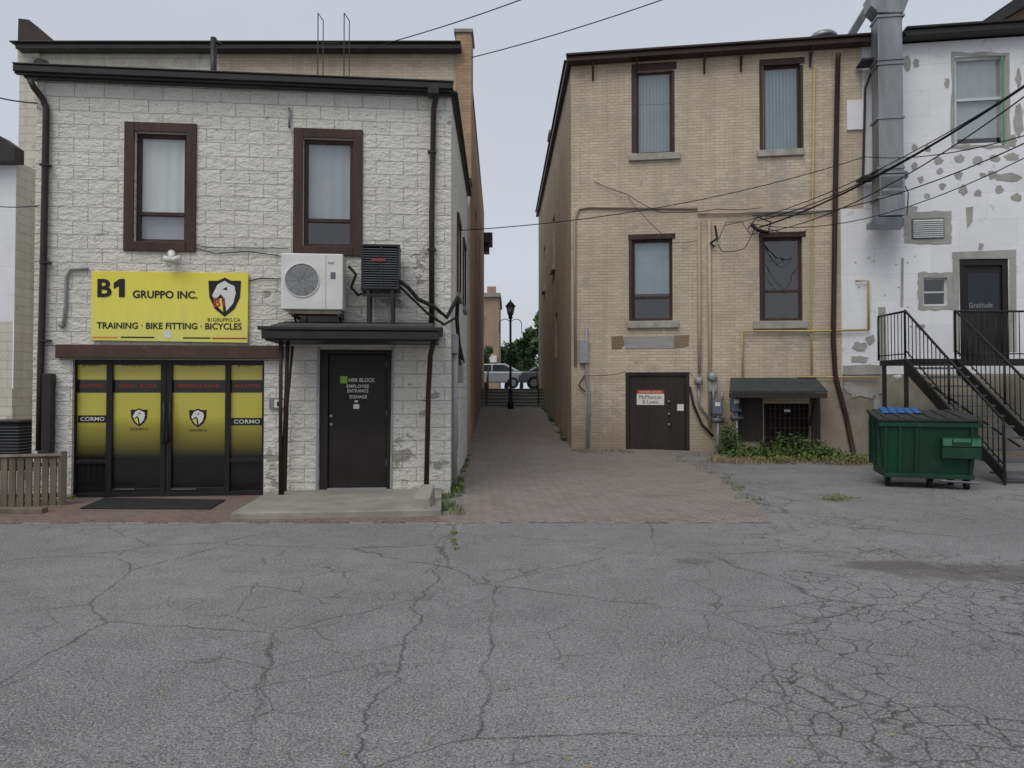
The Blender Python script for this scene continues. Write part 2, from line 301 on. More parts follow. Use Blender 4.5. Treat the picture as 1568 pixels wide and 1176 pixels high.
# ---------------------------------------------------------------- geometry helpers
ALL=[]
class Grp:
    def __init__(s,name): s.name=name; s.p={}; s.extra=[]; s.rot=None; ALL.append(s)
    def b(s,part,mat,bev=0.0,smooth=False):
        if part not in s.p: s.p[part]=(bmesh.new(),M[mat] if isinstance(mat,str) else mat,bev,smooth)
        return s.p[part][0]
    def finish(s):
        objs=[]
        for nm,(bm,mt,bev,sm) in s.p.items():
            if not bm.faces: continue
            if bev: bmesh.ops.recalc_face_normals(bm,faces=bm.faces)
            if s.rot: bmesh.ops.transform(bm,matrix=s.rot,verts=bm.verts)
            uvl=bm.loops.layers.uv.new('UVMap')
            for f in bm.faces:
                f.normal_update(); n=f.normal; f.smooth=sm
                if abs(n.z)>0.8:
                    for l in f.loops: l[uvl].uv=(l.vert.co.x,l.vert.co.y)
                else:
                    t=Z.cross(n); t=t.normalized()
                    for l in f.loops: l[uvl].uv=(l.vert.co.dot(t),l.vert.co.z)
            me=bpy.data.meshes.new(nm); bm.to_mesh(me); bm.free(); me.materials.append(mt)
            ob=bpy.data.objects.new(nm,me); sc.collection.objects.link(ob)
            if bev:
                md=ob.modifiers.new('bevel','BEVEL'); md.width=bev; md.segments=2; md.limit_method='ANGLE'; md.angle_limit=0.7
            objs.append(ob)
        objs+=s.extra
        if not objs: return
        if len(objs)==1:
            objs[0].name=s.name; objs[0].data.name=s.name; return
        mn=Vector((1e9,)*3); mx=-mn
        for o in objs:
            for v in o.data.vertices:
                for i in range(3): mn[i]=min(mn[i],v.co[i]); mx[i]=max(mx[i],v.co[i])
        loc=Vector(((mn.x+mx.x)/2,(mn.y+mx.y)/2,mn.z))
        e=bpy.data.objects.new(s.name,None); e.location=loc; e.empty_display_size=0.3
        sc.collection.objects.link(e)
        for o in objs:
            o.parent=e; o.matrix_parent_inverse=Matrix.Translation(-loc)
def quad(bm,*ps):
    return bm.faces.new([bm.verts.new(p) for p in ps])
def hexa(bm,a,b):
    va=[bm.verts.new(p) for p in a]; vb=[bm.verts.new(p) for p in b]
    bm.faces.new(va[::-1]); bm.faces.new(vb)
    for i in range(4):
        j=(i+1)%4; bm.faces.new((va[i],va[j],vb[j],vb[i]))
def fb(bm,f,u0,u1,z0,z1,o0,o1):
    a=[f.W(u0,z0,o0),f.W(u1,z0,o0),f.W(u1,z1,o0),f.W(u0,z1,o0)]
    b=[f.W(u0,z0,o1),f.W(u1,z0,o1),f.W(u1,z1,o1),f.W(u0,z1,o1)]
    hexa(bm,a,b)
def pb(bm,f,x0,y0,x1,y1,o0,o1):
    r=f.rect(x0,y0,x1,y1,o1); fb(bm,f,*r,o0,o1); return r
def box(bm,x0,x1,y0,y1,z0,z1):
    a=[(x0,y1,z0),(x1,y1,z0),(x1,y1,z1),(x0,y1,z1)]; b=[(x0,y0,z0),(x1,y0,z0),(x1,y0,z1),(x0,y0,z1)]
    hexa(bm,a,b)
def tube(bm,pts,r,seg=8,cap=True):
    pts=[Vector(p) for p in pts]; rings=[]; n=len(pts)
    rs=r if isinstance(r,(list,tuple)) else [r]*n
    ref=None
    for i,p in enumerate(pts):
        d=(pts[min(i+1,n-1)]-pts[max(i-1,0)])
        if d.length<1e-9: d=Vector((0,0,1))
        d.normalize()
        if ref is None:
            ref=Vector((1,0,0)) if abs(d.x)<0.8 else Vector((0,1,0))
        a=(ref-d*ref.dot(d)); 
        if a.length<1e-3: a=d.orthogonal()
        a.normalize(); b=d.cross(a); ref=a
        rings.append([bm.verts.new(p+(a*math.cos(2*math.pi*k/seg)+b*math.sin(2*math.pi*k/seg))*rs[i]) for k in range(seg)])
    for i in range(n-1):
        for k in range(seg):
            j=(k+1)%seg; bm.faces.new((rings[i][k],rings[i][j],rings[i+1][j],rings[i+1][k]))
    if cap: bm.faces.new(rings[0][::-1]); bm.faces.new(rings[-1])
def ring(bm,c,ax,ay,Rr,r,seg=28,ts=6):
    c=Vector(c); vs=[]
    az=ax.cross(ay)
    for i in range(seg):
        a=2*math.pi*i/seg; d=ax*math.cos(a)+ay*math.sin(a)
        vs.append([bm.verts.new(c+d*(Rr+r*math.cos(2*math.pi*k/ts))+az*r*math.sin(2*math.pi*k/ts)) for k in range(ts)])
    for i in range(seg):
        for k in range(ts):
            j=(i+1)%seg; l=(k+1)%ts
            bm.faces.new((vs[i][k],vs[j][k],vs[j][l],vs[i][l]))
def disc(bm,c,ax,ay,Rr,seg=28):
    c=Vector(c); bm.faces.new([bm.verts.new(c+(ax*math.cos(2*math.pi*i/seg)+ay*math.sin(2*math.pi*i/seg))*Rr) for i in range(seg)])
def poly(bm,f,pts,off): return bm.faces.new([bm.verts.new(f.wp(x,y,off)) for x,y in pts][::-1])
def slab(bm,f,pts,o0,o1):
    r=[f.at(x,y,o1) for x,y in pts]
    A=[bm.verts.new(f.W(u,z,o0)) for u,z in r]; B=[bm.verts.new(f.W(u,z,o1)) for u,z in r]
    bm.faces.new(B[::-1]); bm.faces.new(A)
    for i in range(len(r)):
        j=(i+1)%len(r); bm.faces.new((A[i],A[j],B[j],B[i]))
BO=[0]
def blob(bm,f,px,py,rx,ry,off,n=14,jit=0.25):
    pts=[]; BO[0]+=1
    for i in range(n):
        a=2*math.pi*i/n; k=1+random.uniform(-jit,jit); pts.append((px+rx*k*math.cos(a),py+ry*k*math.sin(a)))
    poly(bm,f,pts,off+0.0006*(BO[0]%7))
def wall(bm,f,u0,u1,z0,z1,ops,off=0,depth=0.25):
    us=sorted(set([u0,u1]+[min(max(o[i],u0),u1) for o in ops for i in (0,1)]))
    zs=sorted(set([z0,z1]+[min(max(o[i],z0),z1) for o in ops for i in (2,3)]))
    for i in range(len(us)-1):
        for j in range(len(zs)-1):
            a,b,c,d=us[i],us[i+1],zs[j],zs[j+1]; mu=(a+b)/2; mz=(c+d)/2
            if any(o[0]<mu<o[1] and o[2]<mz<o[3] for o in ops): continue
            quad(bm,f.W(a,c,off),f.W(b,c,off),f.W(b,d,off),f.W(a,d,off))
    for (a,b,c,d) in ops:
        e=off-depth
        quad(bm,f.W(a,c,off),f.W(a,d,off),f.W(a,d,e),f.W(a,c,e))
        quad(bm,f.W(b,c,off),f.W(b,c,e),f.W(b,d,e),f.W(b,d,off))
        quad(bm,f.W(a,d,off),f.W(b,d,off),f.W(b,d,e),f.W(a,d,e))
        quad(bm,f.W(a,c,off),f.W(a,c,e),f.W(b,c,e),f.W(b,c,off))
def text(g,part,s,f,rect,mat,off,bold=0.0):
    cu=bpy.data.curves.new('t','FONT'); cu.body=s; cu.extrude=0.0; cu.offset=bold; cu.resolution_u=3
    ob=bpy.data.objects.new('t',cu); sc.collection.objects.link(ob)
    dg=bpy.context.evaluated_depsgraph_get(); dg.update()
    me=bpy.data.meshes.new_from_object(ob.evaluated_get(dg)); bpy.data.objects.remove(ob)
    xs=[v.co.x for v in me.vertices]; ys=[v.co.y for v in me.vertices]
    x0,x1,y0,y1=min(xs),max(xs),min(ys),max(ys)
    u0,u1,z0,z1=f.rect(*rect,off)
    for v in me.vertices:
        u=u0+(v.co.x-x0)/(x1-x0)*(u1-u0); z=z0+(v.co.y-y0)/(y1-y0)*(z1-z0)
        v.co=f.W(u,z,off)
    me.materials.clear(); me.materials.append(M[mat])
    o=bpy.data.objects.new(part,me); sc.collection.objects.link(o); g.extra.append(o)

def window(g,nm,f,x0,y0,x1,y1,fmat,fw=0.05,mull=(),rec=0.12,fill=None,vm=(),flen=1.0,strips=False,trim=None,tw=0.1):
    r=f.rect(x0,y0,x1,y1,0); u0,u1,z0,z1=r
    fr=g.b(nm+'_frame',fmat,0.004); gl=g.b('glass_panes','glass'); 
    o0,o1=-rec-0.03,-rec+0.03
    fb(fr,f,u0,u0+fw,z0,z1,o0,o1); fb(fr,f,u1-fw,u1,z0,z1,o0,o1)
    fb(fr,f,u0+fw,u1-fw,z1-fw,z1,o0,o1-0.002); fb(fr,f,u0+fw,u1-fw,z0,z0+fw,o0,o1-0.002)
    for my in mull:
        mz=f.at((x0+x1)/2,my,0)[1]; fb(fr,f,u0+fw,u1-fw,mz-fw*0.45,mz+fw*0.45,o0-0.003,o1+0.006)
    e=-rec
    quad(gl,f.W(u0+fw,z0+fw,e),f.W(u1-fw,z0+fw,e),f.W(u1-fw,z1-fw,e),f.W(u0+fw,z1-fw,e))
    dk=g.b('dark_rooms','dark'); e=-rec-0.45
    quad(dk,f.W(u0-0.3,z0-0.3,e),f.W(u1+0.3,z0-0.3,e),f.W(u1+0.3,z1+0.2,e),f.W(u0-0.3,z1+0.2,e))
    if fill:
        bl=g.b(nm+'_blind',fill); zb=z1-(z1-z0)*flen; e=-rec-0.06
        if strips:
            u=u0+0.02
            while u<u1-0.03:
                quad(bl,f.W(u,zb,e+0.012),f.W(u+0.085,zb,e-0.018),f.W(u+0.085,z1,e-0.018),f.W(u,z1,e+0.012)); u+=0.08
        else:
            n=26; 
            for i in range(n):
                a=u0+(u1-u0)*i/n; b=u0+(u1-u0)*(i+1)/n
                oa=e+0.006*math.sin(i*1.1); ob_=e+0.006*math.sin((i+1)*1.1)
                quad(bl,f.W(a,zb,oa),f.W(b,zb,ob_),f.W(b,z1,ob_),f.W(a,z1,oa))
    if trim:
        t=g.b(nm+'_trim',trim,0.006); a=0.035
        fb(t,f,u0-tw,u0,z0-tw,z1+tw,0.001,a); fb(t,f,u1,u1+tw,z0-tw,z1+tw,0.001,a)
        fb(t,f,u0,u1,z1,z1+tw,0.001,a-0.003); fb(t,f,u0,u1,z0-tw,z0,0.001,a+0.01)
    return r

# ---------------------------------------------------------------- ground
PY0,PY1,PZ=15.5,27.6,0.83
def gz(y):
    if y<PY0: return 0.0
    if y<PY1: return PZ*(y-PY0)/(PY1-PY0)
    if y<29.4: return PZ
    return 1.6
g=Grp('ground'); b=g.b('ground','asphalt')
prev=None
for y,z in ((-80,0),(0,0),(PY0,0),(PY1,PZ),(29.41,PZ),(29.43,1.6),(80,1.6),(900,1.6)):
    cur=[b.verts.new((x,y,z)) for x in (-700,-20,0,20,700)]
    if prev:
        for i in range(4): b.faces.new((prev[i],prev[i+1],cur[i+1],cur[i]))
    prev=cur
def xl(y): return -0.70 if y<8.4 else (-0.90 if y<10.7 else -0.90-(y-10.7)*0.0213)
def xr(y):
    pts=[(8.35,3.12),(9.3,3.35),(10.4,3.45),(12.5,3.75),(14.4,3.85),(17.1,3.7),(17.15,1.50),(27.6,1.27)]
    for (a,c),(d,e) in zip(pts,pts[1:]):
        if a<=y<=d: return c+(e-c)*(y-a)/(d-a)
    return 1.27
g=Grp('alley_pavement'); b=g.b('alley_pavement','paver'); prev=None
ys=[8.35+0.25*i for i in range(36)]; ys=[y for y in ys if y<17.1]+[17.1,17.15,19,22,25,27.6]; ys=sorted(ys+[15.5])
for y in ys:
    jit=random.uniform(-.05,.05) if 8.5<y<17 else 0
    cur=[b.verts.new((xl(y),y,gz(y)+0.006)),b.verts.new((xr(y)+jit,y,gz(y)+0.006))]
    if prev: b.faces.new((prev[0],prev[1],cur[1],cur[0]))
    prev=cur
g=Grp('brick_sidewalk'); b=g.b('brick_sidewalk','redpaver')
quad(b,(-9.5,8.3,0.005),(-0.71,8.35,0.005),(-0.905,11.2,0.005),(-9.5,11.2,0.005))
g=Grp('pavement_edge'); b=g.b('pavement_edge','concrete')
x=-9.4
while x<3.1:
    w=random.uniform(0.15,0.4); yy=8.33+random.uniform(-0.012,0.012)
    if random.random()<0.45: box(b,x,x+w*0.95,yy-0.02,yy+0.008,-0.01,0.009)
    x+=w

# ---------------------------------------------------------------- left building (white block)
H=L.at(400,136,0.0)[1]
g=Grp('white_block_building')
uL=L.at(52,450)[0]; uR=L.L
w1=window(g,'upper_window',L,206,203,286,371,'brown',0.06,(326,),0.10,'curtain',trim='brown',tw=0.14,flen=.74)
w2=window(g,'upper_window_b',L,464,212,541,378,'brown',0.06,(336,),0.10,'blindgrey',flen=0.72,trim='brown',tw=0.14)
fb(g.b('upper_window_lower_sheer','blindgrey'),L,w1[0],w1[1],w1[2],w1[2]+(w1[3]-w1[2])*.3,-.19,-.185)
sf=L.rect(110,551,404,760,0); sf=(sf[0],sf[1],-0.05,sf[3])
dr=L.rect(489,535,601,747,0); dr=(dr[0],dr[1],0.08,dr[3])
wall(g.b('walls','block'),L,uL,uR,-0.05,H,[w1,w2,sf,dr],0,0.28)
LS=Fac((-0.94,10.70),(-1.05,16.4))
LB=16.4
wall(g.b('walls','block'),LS,0,LS.L,-0.05,H,[(1.6,2.4,3.3,4.6),(3.6,4.4,3.3,4.6)],0,0.15)
for (a,c) in ((1.6,2.4),(3.6,4.4)):
    fb(g.b('side_windows','dark'),LS,a,c,3.3,4.6,-0.14,-0.12)
    sw=g.b('side_window_frames','brown'); fb(sw,LS,a-0.08,c+0.08,4.6,4.70,0.0,0.04)
    fb(sw,LS,a-0.08,a,3.2,4.6,0.0,0.03); fb(sw,LS,c,c+0.08,3.2,4.6,0.0,0.03); fb(g.b('side_sills','concrete'),LS,a-0.1,c+0.1,3.2,3.29,0.0,0.06)
pL=L.W(uL,0); 
quad(g.b('walls','block'),(pL.x,pL.y,-0.05),(pL.x,pL.y,H),(pL.x-0.2,LB,H),(pL.x-0.2,LB,-0.05))
quad(g.b('walls','block'),(pL.x-0.2,LB,-0.05),(pL.x-0.2,LB,H),(-1.05,LB,H),(-1.05,LB,-0.05))
quad(g.b('roof','roof'),L.W(uL-0.1,H+0.02,0.1),L.W(uR+0.1,H+0.02,0.1),Vector((-0.95,LB-0.01,H+0.02)),Vector((pL.x-0.2,LB-0.01,H+0.02)))
gt=g.b('gutter','blackmetal',0.01)
fb(gt,L,uL-0.12,uR+0.02,H-0.02,H+0.13,0.02,0.12)
fb(gt,L,uL-0.2,uR+0.03,H+0.02,H+0.11,0.125,0.24)
fb(gt,L,uL-0.2,uR+0.035,H+0.115,H+0.14,0.11,0.255)
fb(gt,L,uL-0.2,uR+0.033,H-0.0,H+0.015,0.13,0.21)
fb(gt,LS,-0.02,LS.L-0.3,H-0.02,H+0.10,0.005,0.05)
fb(gt,LS,0.1,LS.L-0.3,H+0.105,H+0.13,0.0,0.08)
slab(g.b('roof_end','blackmetal'),L,[(44,104),(56,88),(72,92),(84,108),(76,112),(62,100),(52,112)],0.1,0.13)
ds=g.b('downspouts','brownmetal',0.0,True)
tube(ds,[L.wp(46,122,0.2),L.wp(52,134,0.16),L.wp(66,152,0.07),L.wp(71,167,0.06),L.wp(66,420,0.06),L.wp(62,570,0.06),L.wp(60,690,0.06)],0.045)
tube(ds,[L.wp(667,136,0.2),L.wp(667,152,0.13),L.wp(664,167,0.06),L.wp(661,330,0.06),L.wp(661,498,0.06)],0.042)
for yy in (250,400,520): pb(g.b('downspout_straps','blackmetal'),L,60,yy,74,yy+3,0.02,.115)
for yy in (230,380): pb(g.b('downspout_straps','blackmetal'),L,655,yy,668,yy+3,0.02,.115)
bx=g.b('downspout_box','blackmetal',0.01)
pb(bx,L,63,572,78,690,0.02,0.14); pb(bx,L,57,690,74,702,0.02,0.18)
pb(bx,L,655,129,672,143,0.05,0.25)
pb(g.b('header_beam','brownbeam',0.01),L,84,528,432,549,0.002,0.10)
fr=g.b('storefront_frame','black',0.004)
u0,u1,z0,z1=sf; z0=0.0
def U(px,py=650,off=-0.1): return L.at(px,py,off)[0]
def ZZ(py,px=260,off=-0.1): return L.at(px,py,off)[1]
for a,c in ((109,117.5),(164,173),(247,255),(256,264),(345.5,353),(402,406)):
    fb(fr,L,U(a),U(c),0.0,z1,-0.16,-0.06)
fb(fr,L,u0,u1,z1-0.07,z1+0.0,-0.155,-0.065)
fb(fr,L,U(117.5),U(402),0.0,0.07,-0.155,-0.065)
for a,c in ((173,247),(264,345.5)):
    fb(fr,L,U(a),U(c),0.072,0.13,-0.15,-0.07)
for a,c in ((117.5,164),(353,402)):
    fb(fr,L,U(a),U(c),0.50,0.55,-0.15,-0.07)
m,nt,bs=newmat('printed_window_film'); o=ocoord(nt)
zz=nd(nt,'ShaderNodeSeparateXYZ',{0:o}).outputs[2]
zn=math_(nt,'DIVIDE',zz,2.5)
yel=(0.52,0.47,0.075)
zA,zB,zC,zD=[ZZ(v)/2.5 for v in (581,601,655,700)]
c=ramp(nt,zn,[(zD,(0.012,0.011,0.011)),(zC,(0.30,0.27,0.045)),(zC+0.07,yel),(zB-0.004,yel),(zB,(0.018,0.015,0.013)),(zA-0.004,(0.018,0.015,0.013)),(zA,yel)])
nt.links.new(c,bs.inputs['Base Color']); bs.inputs['Roughness'].default_value=0.10; M['film']=m
nt.links.new(nd(nt,'ShaderNodeBump',{'Height':noise(nt,o,2.0,2),'Strength':0.12,'Distance':0.02}).outputs[0],bs.inputs['Normal'])
quad(g.b('storefront_panes','film'),L.W(u0,0.03,-0.11),L.W(u1,0.03,-0.11),L.W(u1,z1,-0.11),L.W(u0,z1,-0.11))
dt=g.b('storefront_details','inkb')
pb(dt,L,119,636,163,647,-0.109,-0.105); pb(dt,L,354,640,401,651,-0.109,-0.105)
text(g,'pane_label','CORMO',L,(123,638.5,160,644.5),'ywhite',-0.102,0.01)
text(g,'pane_label_b','CORMO',L,(358,642.5,398,648.5),'ywhite',-0.102,0.01)
for i,(a,c) in enumerate(((122,158),(182,240),(272,336),(360,397))):
    text(g,'pane_red_text_%d'%i,('BIKE FITTING','TRAINING · BICYCLES','PERFORMANCE TRAINING','BIKE FITTING')[i],L,(a,588,c,593.5),'red',-0.108,0.0)
    text(g,'pane_small_text_%d'%i,('gruppo','www.gruppo.ca','info@gruppo.ca','gruppo')[i],L,(a+4,558,c-6,562),'inkb',-0.108,0.0)
def shield(g,part,f,cx,cy,w,h,off):
    def S(k,dx=0): return [(cx+dx+x*w*k,cy+y*h*k) for x,y in ((-0.5,-0.42),(-0.2,-0.42),(0,-0.5),(0.2,-0.42),(0.5,-0.42),(0.47,0.0),(0.3,0.3),(0,0.5),(-0.3,0.3),(-0.47,0.0))]
    poly(g.b(part+'_black','inkb'),f,S(1.0),off)
    poly(g.b(part+'_white','ywhite'),f,[(cx+x*w,cy+y*h) for x,y in ((-0.38,-0.05),(-0.22,-0.32),(0.0,-0.42),(0.10,-0.36),(0.30,-0.28),(0.34,-0.1),(0.26,0.16),(0.05,0.36),(0.0,0.05),(-0.12,-0.08),(-0.3,0.08))],off+0.003)
    poly(g.b(part+'_gold','sign'),f,[(cx+x*w,cy+y*h) for x,y in ((-0.30,0.12),(-0.1,0.02),(-0.04,0.38),(-0.2,0.26))],off+0.003)
    poly(g.b(part+'_eye','inkb'),f,[(cx+x*w,cy+y*h) for x,y in ((-0.08,-0.2),(0.06,-0.26),(0.08,-0.18))],off+0.006)
shield(g,'pane_logo',L,213,639,26,28,-0.107); shield(g,'pane_logo',L,303,640,27,29,-0.107)
text(g,'logo_text','B1GRUPPO.CA',L,(200,655,227,659),'inkb',-0.107); text(g,'logo_text_b','B1GRUPPO.CA',L,(290,657,317,661),'inkb',-0.107)
hd=g.b('door_handles','blackmetal',0,True)
tube(hd,[L.wp(251,617,0.0),L.wp(251,617,0.03),L.wp(251,676,0.03),L.wp(251,676,0.0)],0.015)
tube(hd,[L.wp(260,617,0.0),L.wp(260,617,0.03),L.wp(260,676,0.03),L.wp(260,676,0.0)],0.012)
pb(g.b('door_lock_plate','black',0.003),L,245,648,257,677,-0.06,-0.03)
pb(g.b('door_bar','galvdark'),L,176,748,206,750,-0.07,-0.055); pb(g.b('door_bar','galvdark'),L,262,748,300,750,-0.07,-0.055)
du0,du1,dz0,dz1=dr
fr2=g.b('door_frame','doorblack',0.004)
fb(fr2,L,du0,du0+0.12,dz0,dz1,-0.14,-0.02); fb(fr2,L,du1-0.09,du1,dz0,dz1,-0.14,-0.02); fb(fr2,L,du0+0.12,du1-0.09,dz1-0.07,dz1,-0.14,-0.022)
fb(g.b('door_leaf','doorblack',0.004),L,du0+0.126,du1-0.096,dz0+0.02,dz1-0.077,-0.12,-0.07)
fb(g.b('door_sill','offgrey',0.003),L,du0+0.12,du1-0.09,dz0-0.01,dz0+0.018,-0.14,0.0)
for zz_ in (.35,1.1,1.85): fb(g.b('door_hinges','galvdark'),L,du1-.105,du1-.09,dz0+zz_,dz0+zz_+.1,-.07,-.055)
fb(g.b('dark_rooms','dark'),L,du0-0.1,du1+0.1,dz0,dz1,-0.34,-0.3)
slab(g.b('door_side_trim','offgrey'),L,[(486,533),(490,533),(487,750),(483,750)],0.001,0.02)
slab(g.b('door_side_trim','offgrey'),L,[(600,533),(603,533),(600,748),(597,748)],0.001,0.02)
pb(g.b('green_sticker','lime'),L,521,576,532,587,-0.069,-0.066)
text(g,'door_text','HRR BLOCK',L,(534,579,574,585),'ywhite',-0.066,0.012)
text(g,'door_text_b','EMPLOYEE',L,(531,589,565,594),'ywhite',-0.066,0.01)
text(g,'door_text_c','ENTRANCE',L,(532,596,564,601),'ywhite',-0.066,0.01)
text(g,'door_text_d','SIGNAGE',L,(535,605,562,610),'ywhite',-0.066,0.01)
pb(g.b('door_sticker','ywhite'),L,543,613,548,616,-0.069,-0.066); pb(g.b('door_sticker','ywhite'),L,541,619,550,626,-0.069,-0.066)
for py in (637,650):
    c0=L.wp(508,py,-0.06); tube(g.b('door_knobs','galv',0,True),[c0,c0+L.n*0.04,c0+L.n*0.06],[0.028,0.03,0.02],12)
cp=g.b('canopy_roof','blackmetal',0.008)
cu0=L.at(400,510,1.0)[0]; cu1=L.at(673,510,1.0)[0]
cz1=L.at(530,500,1.0)[1]; cz0=cz1-0.19
fb(cp,L,cu0+0.02,cu1-0.02,cz0,cz1-0.055,0.0,0.9)
fb(cp,L,cu0-0.05,cu1+0.05,cz1-0.05,cz1,0.0,1.02)
fb(cp,L,cu0,cu1,cz0+0.02,cz1-0.06,0.905,1.0)
hexa(g.b('canopy_top','roof'),[L.W(cu0+.1,cz1+.002,0),L.W(cu1-.1,cz1+.002,0),L.W(cu1-.1,cz1+.16,0),L.W(cu0+.1,cz1+.16,0)],[L.W(cu0+.1,cz1+.002,.9),L.W(cu1-.1,cz1+.002,.9),L.W(cu1-.1,cz1+.02,.9),L.W(cu0+.1,cz1+.02,.9)])
cpst=g.b('canopy_posts','brownmetal',0.0,True)
for (xa,xb_,o) in ((430,433,0.85),(441,436,0.75)):
    tube(cpst,[L.W(L.at(xa,520,o)[0],cz0+0.02,o),L.W(L.at(xb_,755,0.3)[0],0.05,0.45)],0.028)
tube(cpst,[L.wp(666,515,0.9),L.wp(659,545,0.5),L.wp(656,600,0.3),L.wp(653,742,0.3)],0.038)
tube(cpst,[L.wp(448,530,0.3),L.wp(440,620,0.1),L.wp(437,752,0.1)],0.02)
st=Grp('concrete_landing'); b=st.b('concrete_landing','concrete',0.012)
fb(b,L,L.at(440,749,0)[0]-0.25,L.L-0.13,-0.02,0.085,0.002,1.92)
st=Grp('concrete_block'); b=st.b('concrete_block','concrete',0.015)
p0=gp(645,787); 
hexa(b,[(p0.x-.12,p0.y+.6,0),(p0.x+.12,p0.y+.6,0),(p0.x+.1,p0.y+.6,.3),(p0.x-.08,p0.y+.6,.3)],[(p0.x-.13,p0.y,0),(p0.x+.13,p0.y,0),(p0.x+.11,p0.y,.2),(p0.x-.11,p0.y,.2)])
st=Grp('door_mat'); a,bb,c,d=gp(160,763,0.01),gp(345,766,0.01),gp(322,780,0.01),gp(122,779,0.01)
b=st.b('door_mat','rubber',0.004); hexa(b,[p for p in (a,bb,c,d)],[p+Vector((0,0,0.012)) for p in (a,bb,c,d)])
cd=g.b('conduit','offgrey',0,True)
tube(cd,[L.wp(97,500,.03),L.wp(100,470,.03),L.wp(101,425,.03),L.wp(108,412,.03),L.wp(135,411,.03)],0.022)
tube(cd,[L.wp(90,495,.03),L.wp(97,500,.03)],0.03)
cd2=g.b('wall_cables','wire',0,True)
tube(cd2,[L.wp(300,380,.02),L.wp(330,388,.02),L.wp(380,385,.02),L.wp(430,392,.02)],0.007,5)
tube(cd2,[L.wp(381,430,.02),L.wp(400,426,.02),L.wp(440,427,.02),L.wp(470,480,.02),L.wp(470,495,.02)],0.008,5)
tube(g.b('vent_pipe','galv',0,True),[L.wp(443,165,.04),L.wp(443,196,.04)],0.018)
tube(cd2,[L.wp(300,375,.02),L.wp(320,379,.02),L.wp(442,380,.02)],0.006,5)
pb(g.b('intercom_box','galv',0.004),L,412,609,437,626,0.0,0.05)
pb(g.b('intercom_plate','ywhite'),L,420,612,434,624,0.051,0.055)
pb(g.b('intercom_mark','inkb'),L,424,615,430,622,0.056,0.058)
rf=g.b('roof_wires','blackmetal',0,True)
for xx in (487,527):
    a=dp(xx,20,11.6); bq=dp(xx+8,32,11.6); c=dp(xx+8,78,11.6); d=dp(xx,78,11.6)
    c.z=d.z=H+0.02
    tube(rf,[d,a],0.009,5); tube(rf,[a,bq],0.008,5); tube(rf,[bq,c],0.008,5)
a=dp(490,66,11.6); bq=dp(534,66,11.6); tube(rf,[a,bq],0.009,5)
p=dp(328,75,11.2); tube(rf,[Vector((p.x,p.y,H)),dp(327,58,11.2)],0.05,8)
tube(rf,[dp(327,60,11.2),dp(338,68,11.2)],0.03,8)

def ACunit(name,f,x0,y0,x1,y1,o0,o1):
    g=Grp(name); u0,u1,z0,z1=f.rect(x0,y0,x1,y1,o1)
    fb(g.b('casing','white',0.015),f,u0,u1,z0,z1,o0,o1)
    cx=u0+(u1-u0)*0.34; cz=z0+(z1-z0)*0.52; Rr=(z1-z0)*0.29
    disc(g.b('fan_recess','offgrey'),f.W(cx,cz,o1+0.002),f.u,Z,Rr)
    rb=g.b('fan_grille','offgrey',0,True)
    for k in range(1,9): ring(rb,f.W(cx,cz,o1+0.012),f.u,Z,Rr*k/8,0.003,26,4)
    ring(g.b('fan_rim','white',0,True),f.W(cx,cz,o1+0.006),f.u,Z,Rr*1.03,0.010,30,6)
    for k in range(10):
        a=2*math.pi*k/10; d=f.u*math.cos(a)+Z*math.sin(a); tube(rb,[f.W(cx,cz,o1+0.014)+d*Rr*0.1,f.W(cx,cz,o1+0.014)+d*Rr],0.003,4)
    um=u0+(u1-u0)*0.72
    fb(g.b('seam','offgrey'),f,um,um+0.006,z0+0.02,z1-0.02,o1+0.001,o1+0.003)
    fb(g.b('handle','galvdark'),f,um+0.07,um+0.14,z1-(z1-z0)*0.45,z1-(z1-z0)*0.33,o1+0.001,o1+0.004)
    fb(g.b('label','offgrey'),f,um+0.03,um+0.12,z1-0.15,z1-0.12,o1+0.001,o1+0.003)
    fb(g.b('feet','wood',0.003),f,u0+0.1,u1-0.02,z0-0.06,z0-0.003,o0+0.05,o1-0.02)
    br=g.b('bracket','blackmetal')
    for uu in (u0+0.15,u1-0.08):
        fb(br,f,uu,uu+0.04,z0-0.1,z0-0.062,0.0,o1); tube(br,[f.W(uu+0.02,z0-0.3,0.02),f.W(uu+0.02,z0-0.09,o1-0.1)],0.016,4)
    return g
ACunit('heat_pump_unit',L,430,388,525,474,0.12,0.48)
g=Grp('air_conditioner'); u0,u1,z0,z1=L.rect(553,378,611,440,0.5)
fb(g.b('core','dark',0.01),L,u0+0.02,u1-0.02,z0+0.02,z1-0.01,0.12,0.48)
fb(g.b('top','blackmetal',0.01),L,u0-0.01,u1+0.01,z1,z1+0.04,0.09,0.51)
fb(g.b('base','blackmetal',0.01),L,u0-0.01,u1+0.01,z0-0.03,z0+0.01,0.09,0.51)
fn=g.b('fins','galvdark')
zq=z0+0.03
while zq<z1-0.02:
    fb(fn,L,u0,u1,zq,zq+0.010,0.1,0.5); zq+=0.035
for uu in (u0,u1-0.03,(u0+u1)/2): fb(g.b('corners','blackmetal'),L,uu,uu+0.03,z0,z1,0.095,0.505)
pb(g.b('badge','badge'),L,569,395,590,400,0.506,0.512)
lg=g.b('stand','blackmetal')
for uu in (u0+0.08,u1-0.12):
    for oo in (0.14,0.44):
        fb(lg,L,uu,uu+0.045,cz1+0.1,z0-0.03,oo,oo+0.045)
fb(lg,L,u0+0.02,u1-0.02,z0-0.13,z0-0.09,0.44,0.48)
tube(g.b('pipe','rubber',0,True),[L.wp(534,408,.25),L.wp(545,420,.3),L.wp(538,440,.3),L.wp(548,452,.2),L.wp(560,448,.2)],0.022)
